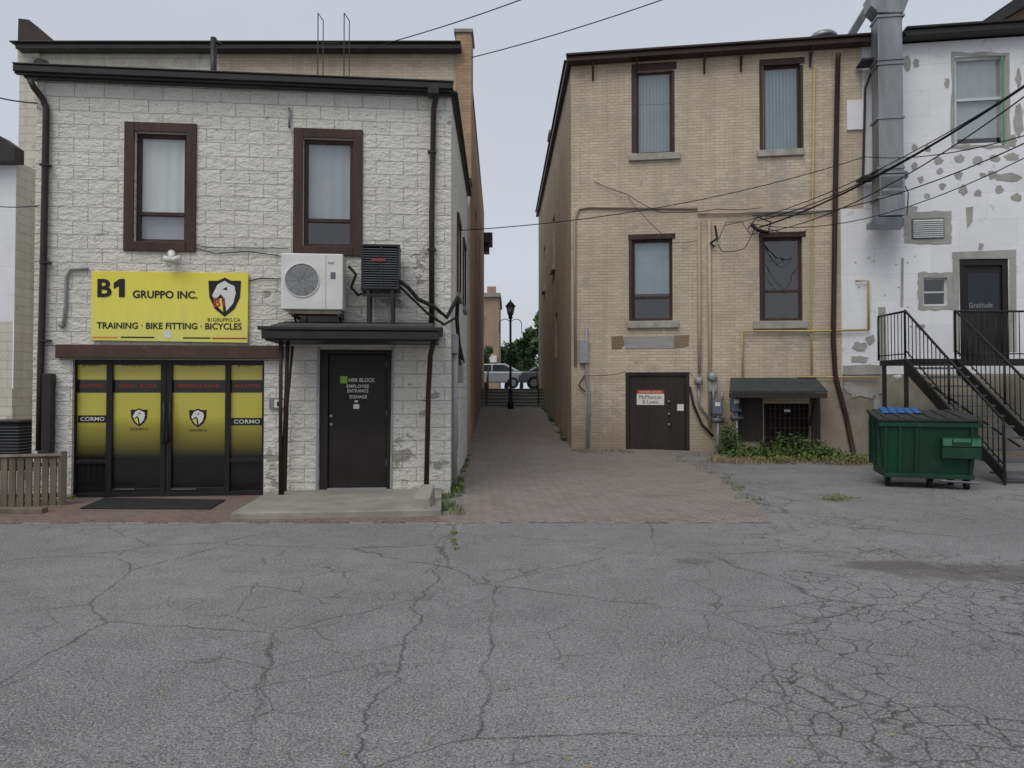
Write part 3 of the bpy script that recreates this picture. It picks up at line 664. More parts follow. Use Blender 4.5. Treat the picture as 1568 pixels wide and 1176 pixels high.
g=Grp('refrigerant_hoses'); hb=g.b('refrigerant_hoses','rubber',0,True)
tube(hb,[L.wp(611,430,.4),L.wp(625,440,.35),L.wp(640,458,.25),L.wp(665,470,.2),L.wp(684,486,.15),LS.W(0.05,3.0,0.10),LS.W(0.4,2.7,0.07),LS.W(1.0,2.35,0.07),LS.W(2.4,2.1,0.07)],0.032)
tube(hb,[L.wp(611,438,.4),L.wp(632,458,.3),L.wp(655,480,.2),L.wp(680,497,.15),LS.W(0.1,2.7,0.08),LS.W(0.8,2.2,0.07),LS.W(1.6,2.0,0.07)],0.02)
cg=g.b('side_conduit','offgrey',0,True)
tube(cg,[LS.W(0.25,2.4,0.05),LS.W(0.25,0.1,0.05)],0.04)
tube(cg,[LS.W(0.7,2.2,0.05),LS.W(0.7,1.2,0.05),LS.W(0.75,0.6,0.05)],0.025)
fb(g.b('meter_box','offgrey',0.01),LS,0.15,0.42,2.15,2.45,0.0,0.10)
fb(g.b('meter_box_b','offgrey',0.01),LS,1.5,1.9,1.7,2.1,0.0,0.10)
g=Grp('security_camera'); tube(g.b('mount','white',0,True),[L.wp(263,388,0.01),L.wp(263,390,0.12),L.wp(263,398,0.14)],[0.06,0.05,0.03],12)
tube(g.b('lens_left','white',0,True),[L.wp(266,399,0.15),L.wp(250,396,0.22)],[0.035,0.045],12)
tube(g.b('lens_right','white',0,True),[L.wp(262,399,0.15),L.wp(275,395,0.22)],[0.035,0.045],12)
b=g.b('dome','white',0,True); c0=L.wp(259,404,0.14); tube(b,[c0+Z*0.03,c0,c0-Z*0.03,c0-Z*0.05],[0.03,0.05,0.04,0.01],12)
g=Grp('shop_sign'); 
slab(g.b('panel','sign',0.004),L,[(140,415),(380,418),(379,525),(139,521)],0.02,0.06)
e=0.066
text(g,'text_b','B',L,(149,427,171,455),'inkb',e,0.03)
poly(g.b('text_one','inkb'),L,[(174,433),(183,427),(191,427),(191,455),(182,455),(182,438),(174,442)],e)
text(g,'text_name','GRUPPO INC.',L,(203,445,302,457),'inkb',e,0.025)
text(g,'text_services','TRAINING · BIKE FITTING · BICYCLES',L,(148,494,370,504),'inkb',e,0.018)
shield(g,'logo',L,344,455,50,60,e)
text(g,'text_logo','B1GRUPPO.CA',L,(318,487,368,492.5),'inkb',e)
text(g,'text_logo_b1','B1',L,(327,456,344,470),'red',e+0.008,0.02)
pb(g.b('stripe_a','orangeink'),L,141,515.5,180,517.5,0.061,0.064); pb(g.b('stripe_b','inkb'),L,185,515.5,236,517.5,0.061,0.064)
pb(g.b('stripe_c','inkb'),L,280,516.5,322,518.5,0.061,0.064); pb(g.b('stripe_d','red'),L,325,517,378,519,0.061,0.064)
poly(g.b('pale_swirl','ywhite'),L,[(250,510),(256,504),(262,509),(264,516),(258,519),(252,517)],0.063)

# ---------------------------------------------------------------- brick building behind (left)
K=Fac((-12.2,16.5),(-1.0,16.5)); KS=Fac((-1.04,16.5),(-1.32,33.0))
g=Grp('brick_row_building'); KH=K.at(400,82)[1]
uM=K.at(335,95)[0]; uk=K.at(27,300)[0]
wall(g.b('painted_back_wall','cream'),K,uk,uM,-0.1,KH,[])
wall(g.b('brick_back_wall','buff'),K,uM,K.L,-0.1,KH,[])
wall(g.b('side_wall','orange'),KS,0,KS.L,-0.1,KH+0.35,[(1.5,2.4,5.5,7.2),(5,5.9,5.5,7.2),(9,9.9,5.5,7.2)])
for a in (1.5,5,9): fb(g.b('side_windows','dark'),KS,a,a+0.9,5.5,7.2,-0.2,-0.15)
quad(g.b('roof','roof'),K.W(uk,KH,0),K.W(K.L,KH,0),KS.W(KS.L,KH,0),K.W(uk,KH,-16.5))
quad(g.b('far_wall','orange'),KS.W(KS.L,-0.1,0),KS.W(KS.L,KH+0.35,0),K.W(uk,KH+.35,-16.5),K.W(uk,-.1,-16.5))
quad(g.b('west_wall','cream'),K.W(uk,-.1,0),K.W(uk,KH,0),K.W(uk,KH,-16.5),K.W(uk,-.1,-16.5))
ft=g.b('gutter','blackmetal',0.01)
fb(ft,K,uk+0.1,K.L-0.2,KH-0.02,KH+0.10,0.02,0.3); fb(ft,K,uk,K.L-0.2,KH+0.105,KH+0.14,0.0,0.36)
r=K.rect(698,52,722,60,0.0)
fb(g.b('corner_chimney','orange'),K,r[0],r[1],KH-3,r[3],-0.7,0.05); fb(g.b('chimney_cap','concrete',0.01),K,r[0]-0.04,r[1]+0.04,r[3],r[3]+0.09,-0.74,0.09)
slab(g.b('wing_wall','cream'),K,[(27,62),(60,66),(60,110),(27,110)],-0.25,0.0+0.06)
slab(g.b('wing_cap','brownmetal'),K,[(28,28),(44,30),(84,64),(84,69),(58,66),(27,66)],-0.27,0.08)
fb(g.b('alley_cornice','brownmetal',0.02),KS,KS.L-0.8,KS.L+0.3,KH-1.25,KH-0.75,0.0,0.40)
fb(g.b('alley_cornice','brownmetal',0.02),KS,KS.L-0.6,KS.L+0.2,KH-1.6,KH-1.25,0.0,0.25)
g=Grp('white_outbuilding'); Q=Fac((-16,15.2),(-11.05,15.2)); qz=Q.at(10,247)[1]; qs=Q.at(10,492)[1]; ql=Q.at(23,400)[0]
wall(g.b('upper_wall','foam'),Q,0,ql,qs,qz,[]); wall(g.b('lower_wall','cream'),Q,0,ql,-0.1,qs-0.001,[],0.03)
slab(g.b('roof_edge','blackmetal'),Q,[(-60,190),(0,208),(22,224),(22,246),(-60,246)],0.0,0.3)
pa=Q.W(ql,0); quad(g.b('side_wall_','cream'),(pa.x,pa.y,-.1),(pa.x,16.45,-.1),(pa.x,16.45,qz),(pa.x,pa.y,qz))
g=Grp('bare_brick_patch'); slab(g.b('bare_brick_patch','rawbrick'),K,[(26,497),(45,499),(44,600),(40,645),(26,640)],0.003,0.02)
g=Grp('air_conditioner'); c=dp(15,690,12.5); 
box(g.b('casing','dark',0.02),c.x-0.35,c.x+0.3,12.3,12.9,0.15,1.0)
for q in range(14): box(g.b('fins','galvdark'),c.x-0.36,c.x+0.31,12.29,12.91,0.2+q*0.055,0.212+q*0.055)
box(g.b('top','blackmetal',0.01),c.x-0.38,c.x+0.33,12.27,12.93,1.0,1.04); box(g.b('pad','concrete'),c.x-0.45,c.x+0.4,12.2,13,0,0.15)
g=Grp('picket_fence'); a=Vector((-7.9,9.15,0)); d=Vector((-6.22,9.62,0)); n=19
for i in range(n):
    p=a.lerp(d,i/(n-1)); h=0.66+random.uniform(-0.015,0.015)
    q=p+(d-a).normalized()*0.072; off=Vector((0.0,-0.02,0))
    hexa(g.b('pickets','wood'),[p,q,q+Z*h,p+Z*h],[p+off,q+off,q+off+Z*h,p+off+Z*h])
for zz_ in (0.14,0.56): tube(g.b('rails','wood'),[a+Z*zz_+Vector((0,.03,0)),d+Z*zz_+Vector((0,.03,0))],0.03,4)
tube(g.b('top_rail','wood'),[a+Z*0.68,d+Z*0.68+Vector((0.06,0,0))],0.035,4)
tube(g.b('post','wood'),[d+Vector((0.06,0,0)),d+Vector((0.06,0,0.74))],0.05,4)
box(g.b('base_timber','wood',0.01),-8,-6.0,8.95,9.08,0.0,0.07)

# ---------------------------------------------------------------- right buff building
RS=Fac((1.24,32.5),(1.47,17.3))
RH=R.at(1100,86,0)[1]
g=Grp('buff_brick_building')
a1=window(g,'upper_window',R,975,108,1029,234,'brown',0.05,(),0.12,'blindblue',strips=True)
a2=window(g,'upper_window_b',R,1169,99,1226,230,'brown',0.05,(),0.12,'blindblue',strips=True)
a3=window(g,'lower_window',R,968,366,1030,491,'brown',0.07,(455,),0.12,'blindblue',flen=0.66,strips=False)
a4=window(g,'lower_window_b',R,1168,363,1229,491,'brown',0.07,(445,),0.12,None,vm=())
d1=R.rect(958,570,1056,702,0); d1=(d1[0],d1[1],0.02,d1[3])
b1=R.rect(1170,618,1240,678,0)
uE=R.L
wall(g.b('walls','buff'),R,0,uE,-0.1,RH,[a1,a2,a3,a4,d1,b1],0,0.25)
wall(g.b('side_wall','sidebrick'),RS,0,RS.L,-0.1,RH,[(9,9.9,5.6,7.3),(4,4.9,5.6,7.3),(10,10.8,2.6,4.0)])
for a in (9,4): fb(g.b('side_windows','dark'),RS,a,a+.9,5.6,7.3,-.2,-.15)
fb(g.b('side_windows','dark'),RS,10,10.8,2.6,4.0,-.2,-.15)
for a in (9,4): fb(g.b('side_sills','sill'),RS,a-.1,a+1.0,5.45,5.59,0.0,.1)
quad(g.b('roof','roof'),R.W(0,RH,0),R.W(uE,RH,0),R.W(uE,RH,-15),RS.W(0,RH,0))
quad(g.b('far_wall','sidebrick'),RS.W(0,-.1,0),RS.W(0,RH,0),R.W(uE,RH,-15),R.W(uE,-.1,-15))
ft=g.b('eaves','brownmetal',0.012)
fb(ft,R,-0.08,uE+0.75,RH-0.02,RH+0.10,0.01,0.30); fb(ft,R,-0.10,uE+0.78,RH+0.105,RH+0.16,-0.2,0.36)
fb(ft,RS,0,RS.L+0.05,RH-0.05,RH+0.09,0.01,0.12)
fb(ft,RS,0,RS.L-0.1,RH+0.165,RH+0.2,-0.1,0.16)
bk=g.b('eave_brackets','brownmetal')
for xx in (908,975,1078,1134,1240):
    uu=R.at(xx,100)[0]; tube(bk,[R.W(uu,RH-0.42,0.03),R.W(uu,RH-0.03,0.28)],0.02,4); tube(bk,[R.W(uu,RH-0.42,0.02),R.W(uu,RH-0.05,0.02)],0.02,4)
sl=g.b('sills','sill',0.01)
for s in ((963,234,1042,244),(1160,228,1232,238),(960,491,1040,502),(1154,491,1237,503)): pb(sl,R,*s,0.0,0.08)
tr=g.b('window_side_trim','brown',0.004)
for s in ((967,107,975,234),(1029,107,1033,234),(1163,99,1168.5,230),(1226,99,1230,230),(963,362,968,491),(1163,361,1168,491)): pb(tr,R,*s,-0.1,0.012)
for s in ((967,96,1036,107),(1163,89,1232,98.5),(962,358,1034,366),(1162,355,1234,363)): pb(tr,R,*s,-0.1,0.02)
slab(g.b('infill_grey','greybrick'),R,[(955,516),(1031,515),(1031,533),(957,534)],0.002,0.012)
slab(g.b('infill_bare','rawbrick'),R,[(936,515),(954,514),(956,527),(952,534),(937,535)],0.002,0.010)
slab(g.b('infill_bare','rawbrick'),R,[(1032,514),(1056,513),(1054,530),(1032,533)],0.002,0.010)
bp_=g.b('painted_pipes','buffpipe',0,True)
tube(bp_,[R.wp(881,560,.04),R.wp(880,335,.04),R.wp(886,320,.04),R.wp(900,317,.04),R.wp(1068,319,.04)],0.032)
for xx in (1071,1087):
    tube(bp_,[R.wp(xx-1,336,.05),R.wp(xx,500,.05),R.wp(xx,655 if xx>1080 else 572,.05)],0.04)
tube(bp_,[R.wp(1068,327,.05),R.wp(1136,326,.05),R.wp(1240,318,.05)],0.025)
tube(g.b('grey_conduit','offgrey',0,True),[R.wp(1150,325,.07),R.wp(1240,323,.07),R.wp(1275,323,.07)],0.03)
tube(g.b('grey_conduit','offgrey',0,True),[R.wp(898,500,.05),R.wp(898,575,.05),R.wp(902,600,.05),R.wp(900,690,.05)],0.035)
pb(g.b('corner_box','offgrey',0.01),R,887,521,901,556,0.0,0.12)
gs=g.b('gas_pipes','gas',0,True)
tube(gs,[R.wp(1247,100,.05),R.wp(1244,330,.05),R.wp(1242,500,.05),R.wp(1243,580,.05)],0.022)
tube(gs,[R.wp(1330,505,.08),R.wp(1242,507,.08),R.wp(1137,507,.08),R.wp(1137,600,.08)],0.026)
tube(gs,[R.wp(1330,505,.08),R.wp(1330,430,.08),R.wp(1310,430,.08)],0.026)
tube(gs,[R.wp(1222,577,.08),R.wp(1345,578,.08)],0.022)
dw=g.b('downspout','brownmetal',0,True)
tube(dw,[R.wp(1284,82,.2),R.wp(1283,95,.1),R.wp(1279,300,.08),R.wp(1276,520,.08),R.wp(1279,575,.08),R.wp(1296,640,.08),R.wp(1307,695,.08),R.wp(1312,708,.3)],0.06)
u0,u1,z0,z1=d1
f3=g.b('door_frame','doorbrown',0.004)
fb(f3,R,u0,u0+.09,z0,z1,-.14,-.02); fb(f3,R,u1-.09,u1,z0,z1,-.14,-.02); fb(f3,R,u0+.09,u1-.09,z1-.08,z1,-.14,-.022)
fb(g.b('door_leaf','doorbrown',0.004),R,u0+.096,u1-.096,z0+.02,z1-.087,-.12,-.07)
fb(g.b('door_threshold','concrete',0.01),R,u0-.1,u1+.1,-0.02,0.06,-.14,.25)
pb(g.b('door_notice','ywhite'),R,975,603,1017,620,-.069,-.06); pb(g.b('door_notice_red','red'),R,975,597,1017,603,-.069,-.06)
text(g,'notice_red_text','BUSINESS CENTRE',R,(979,598.5,1013,601.5),'ywhite',-.058)
text(g,'notice_text','McPherson',R,(979,605,1013,611),'inkb',-.058,0.0); text(g,'notice_text_b','& Lewis',R,(984,612.5,1008,618),'inkb',-.058,0.0)
pb(g.b('door_notice','ywhite'),R,1037,619,1047,629,-.069,-.06)
for py in (615,634,650): c0=R.wp(1024,py,-.06); tube(g.b('door_knobs','galv',0,True),[c0,c0+R.n*.05],.03,10)
aw=g.b('awning_roof','grnd_green',0.006)
uA,uB=R.at(1112,590,.3)[0],R.at(1258,590,.3)[0]; zt=R.at(1185,578,0.05)[1]; zb=R.at(1185,598,0.75)[1]
hexa(aw,[R.W(uA+.15,zt-.06,0.01),R.W(uB-.05,zt-.06,0.01),R.W(uB-.05,zt,0.01),R.W(uA+.15,zt,0.01)],[R.W(uA,zb-.05,.75),R.W(uB,zb-.05,.75),R.W(uB,zb,.75),R.W(uA,zb,.75)])
fb(g.b('awning_fascia','doorbrown',0.006),R,uA,uB,zb-.17,zb-.055,.68,.75)
pb(g.b('basement_surround','doorbrown',0.004),R,1130,605,1168,675,0.001,0.05); pb(g.b('basement_surround','doorbrown',0.004),R,1242,603,1256,680,0.001,0.05)
tube(g.b('awning_props','doorbrown'),[R.W(uA+.3,zb-.8,.03),R.W(uA+.3,zb-.1,.6)],.03,4); tube(g.b('awning_props','doorbrown'),[R.W(uB-.2,zb-.8,.03),R.W(uB-.2,zb-.1,.6)],.03,4)
u0,u1,z0,z1=b1
fb(g.b('basement_pane','dark'),R,u0,u1,z0,z1,-.2,-.15)
br=g.b('basement_bars','brownbeam')
k=u0+0.04
while k<u1: tube(br,[R.W(k,z0,-.03),R.W(k,z1,-.03)],.010,4); k+=0.11
for i in range(4): zz_=z0+(z1-z0)*(i+.5)/4; tube(br,[R.W(u0,zz_,-.045),R.W(u1,zz_,-.045)],.012,4)
pb(g.b('basement_surround','doorbrown',0.004),R,1165,677,1245,690,0.001,0.10)
pb(g.b('basement_notice','ywhite'),R,1201,627,1210,631,-.02,-.015)
slab(g.b('plinth','foundation'),R,[(1258,600),(1268,585),(1283,580),(1300,640),(1304,708),(1262,708),(1245,700),(1242,655),(1256,650)],0.002,0.018)
r=(RS.L-8.0,RS.L-7.2); fb(g.b('chimney','sidebrick'),RS,r[0],r[1],RH-.2,RH+0.95,-.6,0.0); fb(g.b('chimney_cap','concrete'),RS,r[0]-.08,r[1]+.08,RH+.95,RH+1.05,-.66,0.06)
g=Grp('electric_meter'); 
def meter(g,px,py,rad):
    c=R.wp(px,py,.12); tube(g.b('back_box','offgrey',0.0),[c-R.n*.11,c],[rad*1.15,rad*1.15],16); tube(g.b('dial','lampglass',0,True),[c,c+R.n*.06,c+R.n*.1],[rad,rad,rad*.7],16)
    ring(g.b('rim','galv',0,True),c,R.u,Z,rad*1.05,.012,20,6)
meter(g,1070,583,.085); meter(g,1091,577,.10)
pb(g.b('box','offgrey',0.01),R,1085,583,1098,600,0,.12)
tube(g.b('pipe','galv',0,True),[R.wp(1070,592,.06),R.wp(1070,620,.06),R.wp(1085,640,.06),R.wp(1100,640,.06)],.025)
tube(g.b('cable','wire',0,True),[R.wp(1056,592,.06),R.wp(1062,620,.08),R.wp(1075,650,.08),R.wp(1092,668,.08)],.03)
g=Grp('gas_meter')
for (xx,yy) in ((1099,624),(1128,620)):
    c=R.wp(xx,yy,.25); 
    pb(g.b('body','bluegrey',0.03),R,xx-8,yy-11,xx+8,yy+11,.12,.35)
    pb(g.b('dial_plate','white',0.003),R,xx-4,yy-8,xx+4,yy-2,.351,.36)
    tube(g.b('pipes','offgrey',0,True),[c+Vector((-.1,0,.15)),c+Vector((-.1,0,.42)),R.wp(xx-6,yy-28,.05)],.03)
    tube(g.b('pipes','offgrey',0,True),[c+Vector((.1,0,.15)),c+Vector((.1,0,.35)),R.wp(xx+6,yy-22,.05)],.03)
    tube(g.b('pipes','offgrey',0,True),[c-Z*.15,Vector((c.x,c.y,0))],.03)
    tube(g.b('regulator','galvdark',0,True),[c+Vector((-.14,-.02,-.3)),c+Vector((.14,-.02,-.3))],.06,12)

# ---------------------------------------------------------------- white insulated building
g=Grp('white_insulated_building'); E=14.0
w=window(g,'upper_window',R,1462,85,1541,222,'whitevinyl',0.07,(150,),0.10,'blindgrey',vm=(),flen=0.9)
dd=R.rect(1470,396,1545,552,0); sm=R.rect(1414,425,1451,468,0)
window(g,'small_window',R,1414,425,1451,468,'whitevinyl',0.04,(447,),0.1)
ub=R.at(1321,200)[0]; zs=R.at(1300,320)[1]; zbb=R.at(1320,573)[1]
wall(g.b('insulation_wall','foam'),R,ub,E,zs,RH,[w],0,0.25)
wall(g.b('insulation_wall','foam'),R,uE+0.001,E,zbb,zs,[dd,sm],0.0,0.25)
wall(g.b('buff_return','buff'),R,uE,ub,zs,RH,[])
wall(g.b('parged_base','pargebrown'),R,uE,E,-.1,zbb,[])
pb(g.b('white_patch','foam'),R,1297,153,1324,198,0.001,0.05)
quad(g.b('roof','roof'),R.W(uE,RH+.3,0),R.W(E,RH+.3,0),R.W(E,RH+.3,-12),R.W(uE,RH+.3,-12))
quad(g.b('far_wall','sidebrick'),R.W(uE,0,-12),R.W(E,0,-12),R.W(E,RH+.3,-12),R.W(uE,RH+.3,-12))
quad(g.b('east_wall','foam'),R.W(E,0,0),R.W(E,RH,0),R.W(E,RH,-12),R.W(E,0,-12))
u5=R.at(1386,70,.3)[0]
fb(g.b('gutter','blackmetal',0.012),R,u5,E,RH+.03,RH+.17,.01,.34); fb(g.b('gutter','blackmetal',0.012),R,u5,E,RH+.175,RH+.23,-.1,.4)
pg=g.b('parging_patches','parge')
def frame(x0,y0,x1,y1,m0,m1=None):
    j=lambda:random.uniform(-1.6,1.6)
    m1=m1 or m0
    def strip(ax,ay,bx,by,ox,oy,mm):
        n=6; outer=[]
        for i in range(n+1):
            t=i/n; outer.append((ax+(bx-ax)*t+ox*(mm+j()),ay+(by-ay)*t+oy*(mm+j())))
        slab(pg,R,[(ax,ay),(bx,by)]+outer[::-1],.002,.012)
    strip(x0-m0,y0,x1+m0,y0,0,-1,m0); strip(x0-m0,y1,x1+m0,y1,0,1,m1)
    strip(x0,y0,x0,y1,-1,0,m0); strip(x1,y0,x1,y1,1,0,m0)
frame(1462,85,1541,222,5,4); frame(1398,336,1444,364,13,9); frame(1414,425,1451,468,8,7)
slab(pg,R,[(1458,386),(1556,382),(1556,396),(1458,396)],.002,.012); slab(pg,R,[(1546,397),(1556,397),(1557,538),(1546,538)],.002,.012); slab(pg,R,[(1459,397),(1469,397),(1469,538),(1460,538)],.002,.012)
for (x,y,rx,ry) in ((1390,98,6,15),(1403,97,5,7),(1400,225,5,5),(1420,228,5,5),(1437,246,7,7),(1470,243,8,6),(1497,246,8,6),(1523,243,8,6),(1549,240,12,6),(1439,262,5,5),(1468,268,7,6),(1443,285,5,5),(1475,290,7,8),(1520,268,7,7),(1545,272,20,8),(1530,290,6,6),(1560,185,7,28),(1498,295,6,6),(1556,302,9,6),(1410,500,6,4),(1393,320,12,5),(1505,268,5,4),(1400,255,5,6),(1410,275,5,5),(1420,300,5,4),(1548,215,9,10),(1480,225,14,4),(1450,128,4,9),(1560,120,5,14)):
    blob(pg,R,x,y,rx,ry,.004)
slab(pg,R,[(1479,318),(1490,316),(1489,340),(1481,350)],.002,.008)
slab(pg,R,[(1500,372),(1507,374),(1504,382),(1498,383)],.002,.008)
slab(pg,R,[(1380,395),(1384,395),(1383,470),(1379,470)],.002,.008)
tn=g.b('foam_adhesive','gas')
for (x,y) in ((1330,395),(1338,400),(1310,402),(1390,402),(1372,405),(1315,440),(1376,440),(1390,470),(1355,452),(1395,500),(1330,470)): blob(tn,R,x,y,1.5,1.3,.006,8)
slab(pg,R,[(1291,560),(1330,558),(1352,560),(1350,573),(1291,574)],.003,.02)
slab(g.b('grey_base_band','parge'),R,[(1345,470),(1356,470),(1358,560),(1347,560)],.002,.012)
for (x,y,rx,ry) in ((1318,530,12,6),(1333,520,8,7),(1316,550,14,5),(1325,600,24,10),(1345,640,10,30),(1300,590,8,8)): blob(pg,R,x,y,rx,ry,.022,16,.35)
u0,u1,z0,z1=dd
fb(g.b('door_frame','black',.004),R,u0,u0+.12,z0,z1,-.12,-.02); fb(g.b('door_frame','black',.004),R,u1-.12,u1,z0,z1,-.12,-.02); fb(g.b('door_frame','black',.004),R,u0+.12,u1-.12,z1-.15,z1,-.12,-.022)
fb(g.b('door_leaf','doorblack',.004),R,u0+.122,u1-.122,z0,z1-.152,-.12,-.08)
pb(g.b('door_glass','carglass'),R,1482,418,1530,475,-.079,-.07)
text(g,'door_script','Gratitude',R,(1484,463,1520,471),'offgrey',-.06)
fb(g.b('dark_rooms','dark'),R,u0-.2,u1+.2,z0-.2,z1+.2,-.34,-.3)
lv=g.b('louvre_vent','whitevinyl')
r=R.rect(1398,336,1444,364,.02); 
for i in range(9): zz_=r[2]+(r[3]-r[2])*i/9; hexa(lv,[R.W(r[0],zz_+.03,.02),R.W(r[1],zz_+.03,.02),R.W(r[1],zz_+.04,.02),R.W(r[0],zz_+.04,.02)],[R.W(r[0],zz_,.05),R.W(r[1],zz_,.05),R.W(r[1],zz_+.010,.05),R.W(r[0],zz_+.010,.05)])
fb(g.b('vent_back','galvdark'),R,r[0]-.03,r[1]+.03,r[2]-.03,r[3]+.03,.013,.018)
pb(g.b('green_flashing','teal'),R,1534,86,1538,222,.013,.02)
tube(g.b('wall_arm','blackmetal'),[R.wp(1350,70,.2),R.wp(1325,135,.1),R.wp(1322,270,.1)],.03,5)
g=Grp('rear_gable_house'); V=Fac((10,24),(22,22))
slab(g.b('gable_wall','rawbrick'),V,[(1496,48),(1568,12),(1700,-60),(1700,120),(1496,120)],-3,0)
slab(g.b('gable_roof','blackmetal'),V,[(1484,46),(1560,-6),(1720,-100),(1720,-78),(1568,10),(1500,50)],-4,.4)
g=Grp('roof_vent'); c=dp(1260,64,18.5); tube(g.b('pipe','galv',0,True),[Vector((c.x,c.y,RH-.1)),Vector((c.x,c.y,c.z+.06))],.28,20)
tube(g.b('cap','galv',0,True),[c+Z*.04,c+Z*.12,c+Z*.2,c+Z*.26],[.36,.36,.28,.1],20)
g=Grp('roof_vent'); c=dp(1394,47,18.5); tube(g.b('pipe','galv',0,True),[Vector((c.x,c.y,RH)),c],.06,10); tube(g.b('cap','galv',0,True),[c,c+Z*.05,c+Z*.12],[.13,.13,.03],12)
# ---------------------------------------------------------------- exhaust duct
g=Grp('exhaust_duct'); dm=g.b('duct_body','galv',.012)
pb(dm,R,1345,20,1383,262,.3,.72)
pb(dm,R,1347,266,1386,330,.27,.75)
hexa(g.b('duct_hood','galvdark',.01),[R.wp(1344,332,.25),R.wp(1384,332,.25),R.wp(1384,345,.25),R.wp(1326,345,.25)][::-1],[R.wp(1338,332,.8),R.wp(1384,332,.8),R.wp(1379,352,.8),R.wp(1326,352,.8)][::-1])
for yy in (22,88,95,178,255,300): pb(g.b('duct_seams','galv'),R,1343,yy,1386,yy+3,.28,.745)
for yy in (262,): pb(g.b('duct_seams','galv'),R,1345,yy,1389,yy+3,.26,.77)
pb(g.b('duct_grille','galvdark'),R,1350,270,1382,287,.751,.76); pb(g.b('duct_grille','galvdark'),R,1350,292,1382,298,.751,.76)
slab(g.b('duct_elbow','galv',.01),R,[(1332,-10),(1395,-10),(1384,19),(1345,19),(1334,8)],.3,.75)
slab(g.b('diagonal_duct','galvdark',.01),R,[(1330,0),(1338,8),(1303,66),(1290,66)],-.6,-.1)
pb(g.b('hanger','blackmetal'),R,1321,268,1345,271,.05,.5); pb(g.b('hanger','blackmetal'),R,1321,88,1345,91,.05,.5); pb(g.b('side_box','galvdark',.01),R,1384,262,1391,272,.4,.6)
tube(g.b('conduit','galvdark'),[R.wp(1386,285,.6),R.wp(1391,295,.6),R.wp(1389,330,.5)],.015,5)

# ---------------------------------------------------------------- stairs on right, descending toward the lot
g=Grp('metal_staircase'); m_='black'
zl=2.22; SX0,SX1=8.14,9.18; YT=14.45; nst=12; rise=zl/nst; run=.245
xe=12.2
tr_=g.b('treads','galvdark',.004)
for i in range(nst-1):
    y=YT-i*run; zt=zl-rise*(i+1); box(tr_,SX0+.04,SX1-.04,y-run-.02,y,zt-.035,zt)
rl=g.b('railings',m_,0,True)
YB=YT-run*(nst-.3)
for xx in (SX0,SX1):
    a=Vector((xx,YT,zl)); e=Vector((xx,YB,0.05))
    hexa(g.b('stringers',m_,.004),[a+Vector((.04,0,-.30)),e+Vector((.04,0,-.03)),e+Vector((.04,0,.18)),a+Vector((.04,0,0))],[a+Z*-.30,e+Z*-.03,e+Z*.18,a])
    tube(rl,[a+Z*1.0,e+Z*1.02],.024,6); tube(rl,[a+Z*.18,e+Z*.28],.014,6)
    for i in range(23):
        p=a.lerp(e,i/22); tube(rl,[p+Z*(.12+.1*i/22),p+Z*1.0],.010 if i%11 else .024,5)
    tube(g.b('legs',m_),[(xx,YB,0),(xx,YB,1.0)],.03,4)
box(g.b('landing',m_,.006),SX0,xe,YT+.001,15.45,zl-.12,zl-.002)
def rail(a,e,h=.98,n=None):
    a=Vector(a); e=Vector(e); n=n or max(2,int((e-a).length/.12))
    tube(rl,[a+Z*h,e+Z*h],.024,6); tube(rl,[a+Z*.1,e+Z*.1],.014,6)
    for i in range(n+1):
        p=a.lerp(e,i/n); tube(rl,[p,p+Z*h],.024 if i in(0,n) else .010,5)
rail((SX0,YT,zl),(SX0,15.5,zl)); rail((SX1,YT,zl),(xe,YT,zl))
for (x,y) in ((SX0+.04,YT+.05),(SX0+.04,15.35),(SX1+1.6,YT+.05),(xe-.1,YT+.05)): tube(g.b('legs',m_),[(x,y,0),(x,y,zl-.1)],.05,4)
tube(g.b('braces',m_),[(SX0+.04,YT+.05,zl-.2),(SX1+1.5,YT+.08,0.3)],.025,4)
g=Grp('floodlight'); p=R.wp(1372,578,.4); tube(g.b('housing','white',.01),[p+Vector((.1,0,.02)),p+Vector((-.12,-.1,-.04))],[.05,.08],10); tube(g.b('arm','galv'),[p,p+Vector((.1,.42,.05))],.015,6)

# ---------------------------------------------------------------- dumpster
g=Grp('dumpster'); y0=11.3; y1=12.3; xa=dp(1349,700,y0).x; xb=xa+1.38; zf=dp(1400,645,y0).z; zb0=.17
g.rot=Matrix.Translation((xa,y0,0))@Matrix.Rotation(math.radians(-17),4,'Z')@Matrix.Translation((-xa,-y0,0))
bd=g.b('body','green',.012)
A=[(xa+.06,y1-.05,zb0),(xb-.06,y1-.05,zb0),(xb,y1,zf+.10),(xa,y1,zf+.10)]; B=[(xa+.06,y0+.12,zb0),(xb-.06,y0+.12,zb0),(xb,y0,zf),(xa,y0,zf)]
hexa(bd,[Vector(p) for p in A],[Vector(p) for p in B])
rb=g.b('ribs','green',.006)
box(rb,xa-.03,xb+.03,y0-.035,y0+.02,zf-.08,zf-.01)
box(rb,xa+.05,xb-.05,y0+.04,y0+.12,zb0+.0,zb0+.07)
for t in (.0,.17,.36,.98):
    x=xa+.05+(xb-xa-.14)*t; hexa(rb,[Vector((x,y0+.11,zb0+.07)),Vector((x+.05,y0+.11,zb0+.07)),Vector((x+.05,y0+.01,zf-.09)),Vector((x,y0+.01,zf-.09))],[Vector((x,y0+.08,zb0+.07)),Vector((x+.05,y0+.08,zb0+.07)),Vector((x+.05,y0-.02,zf-.09)),Vector((x,y0-.02,zf-.09))])
for t in (.15,.5,.85):
    y=y0+(y1-y0)*t; box(rb,xa-.02,xa+.05,y,y+.06,zb0+.15,zf)
xs=xa+(xb-xa)*.62; xe_=xb+.015
pk=g.b('fork_pocket','green',.01)
zc=dp(1480,680,y0).z
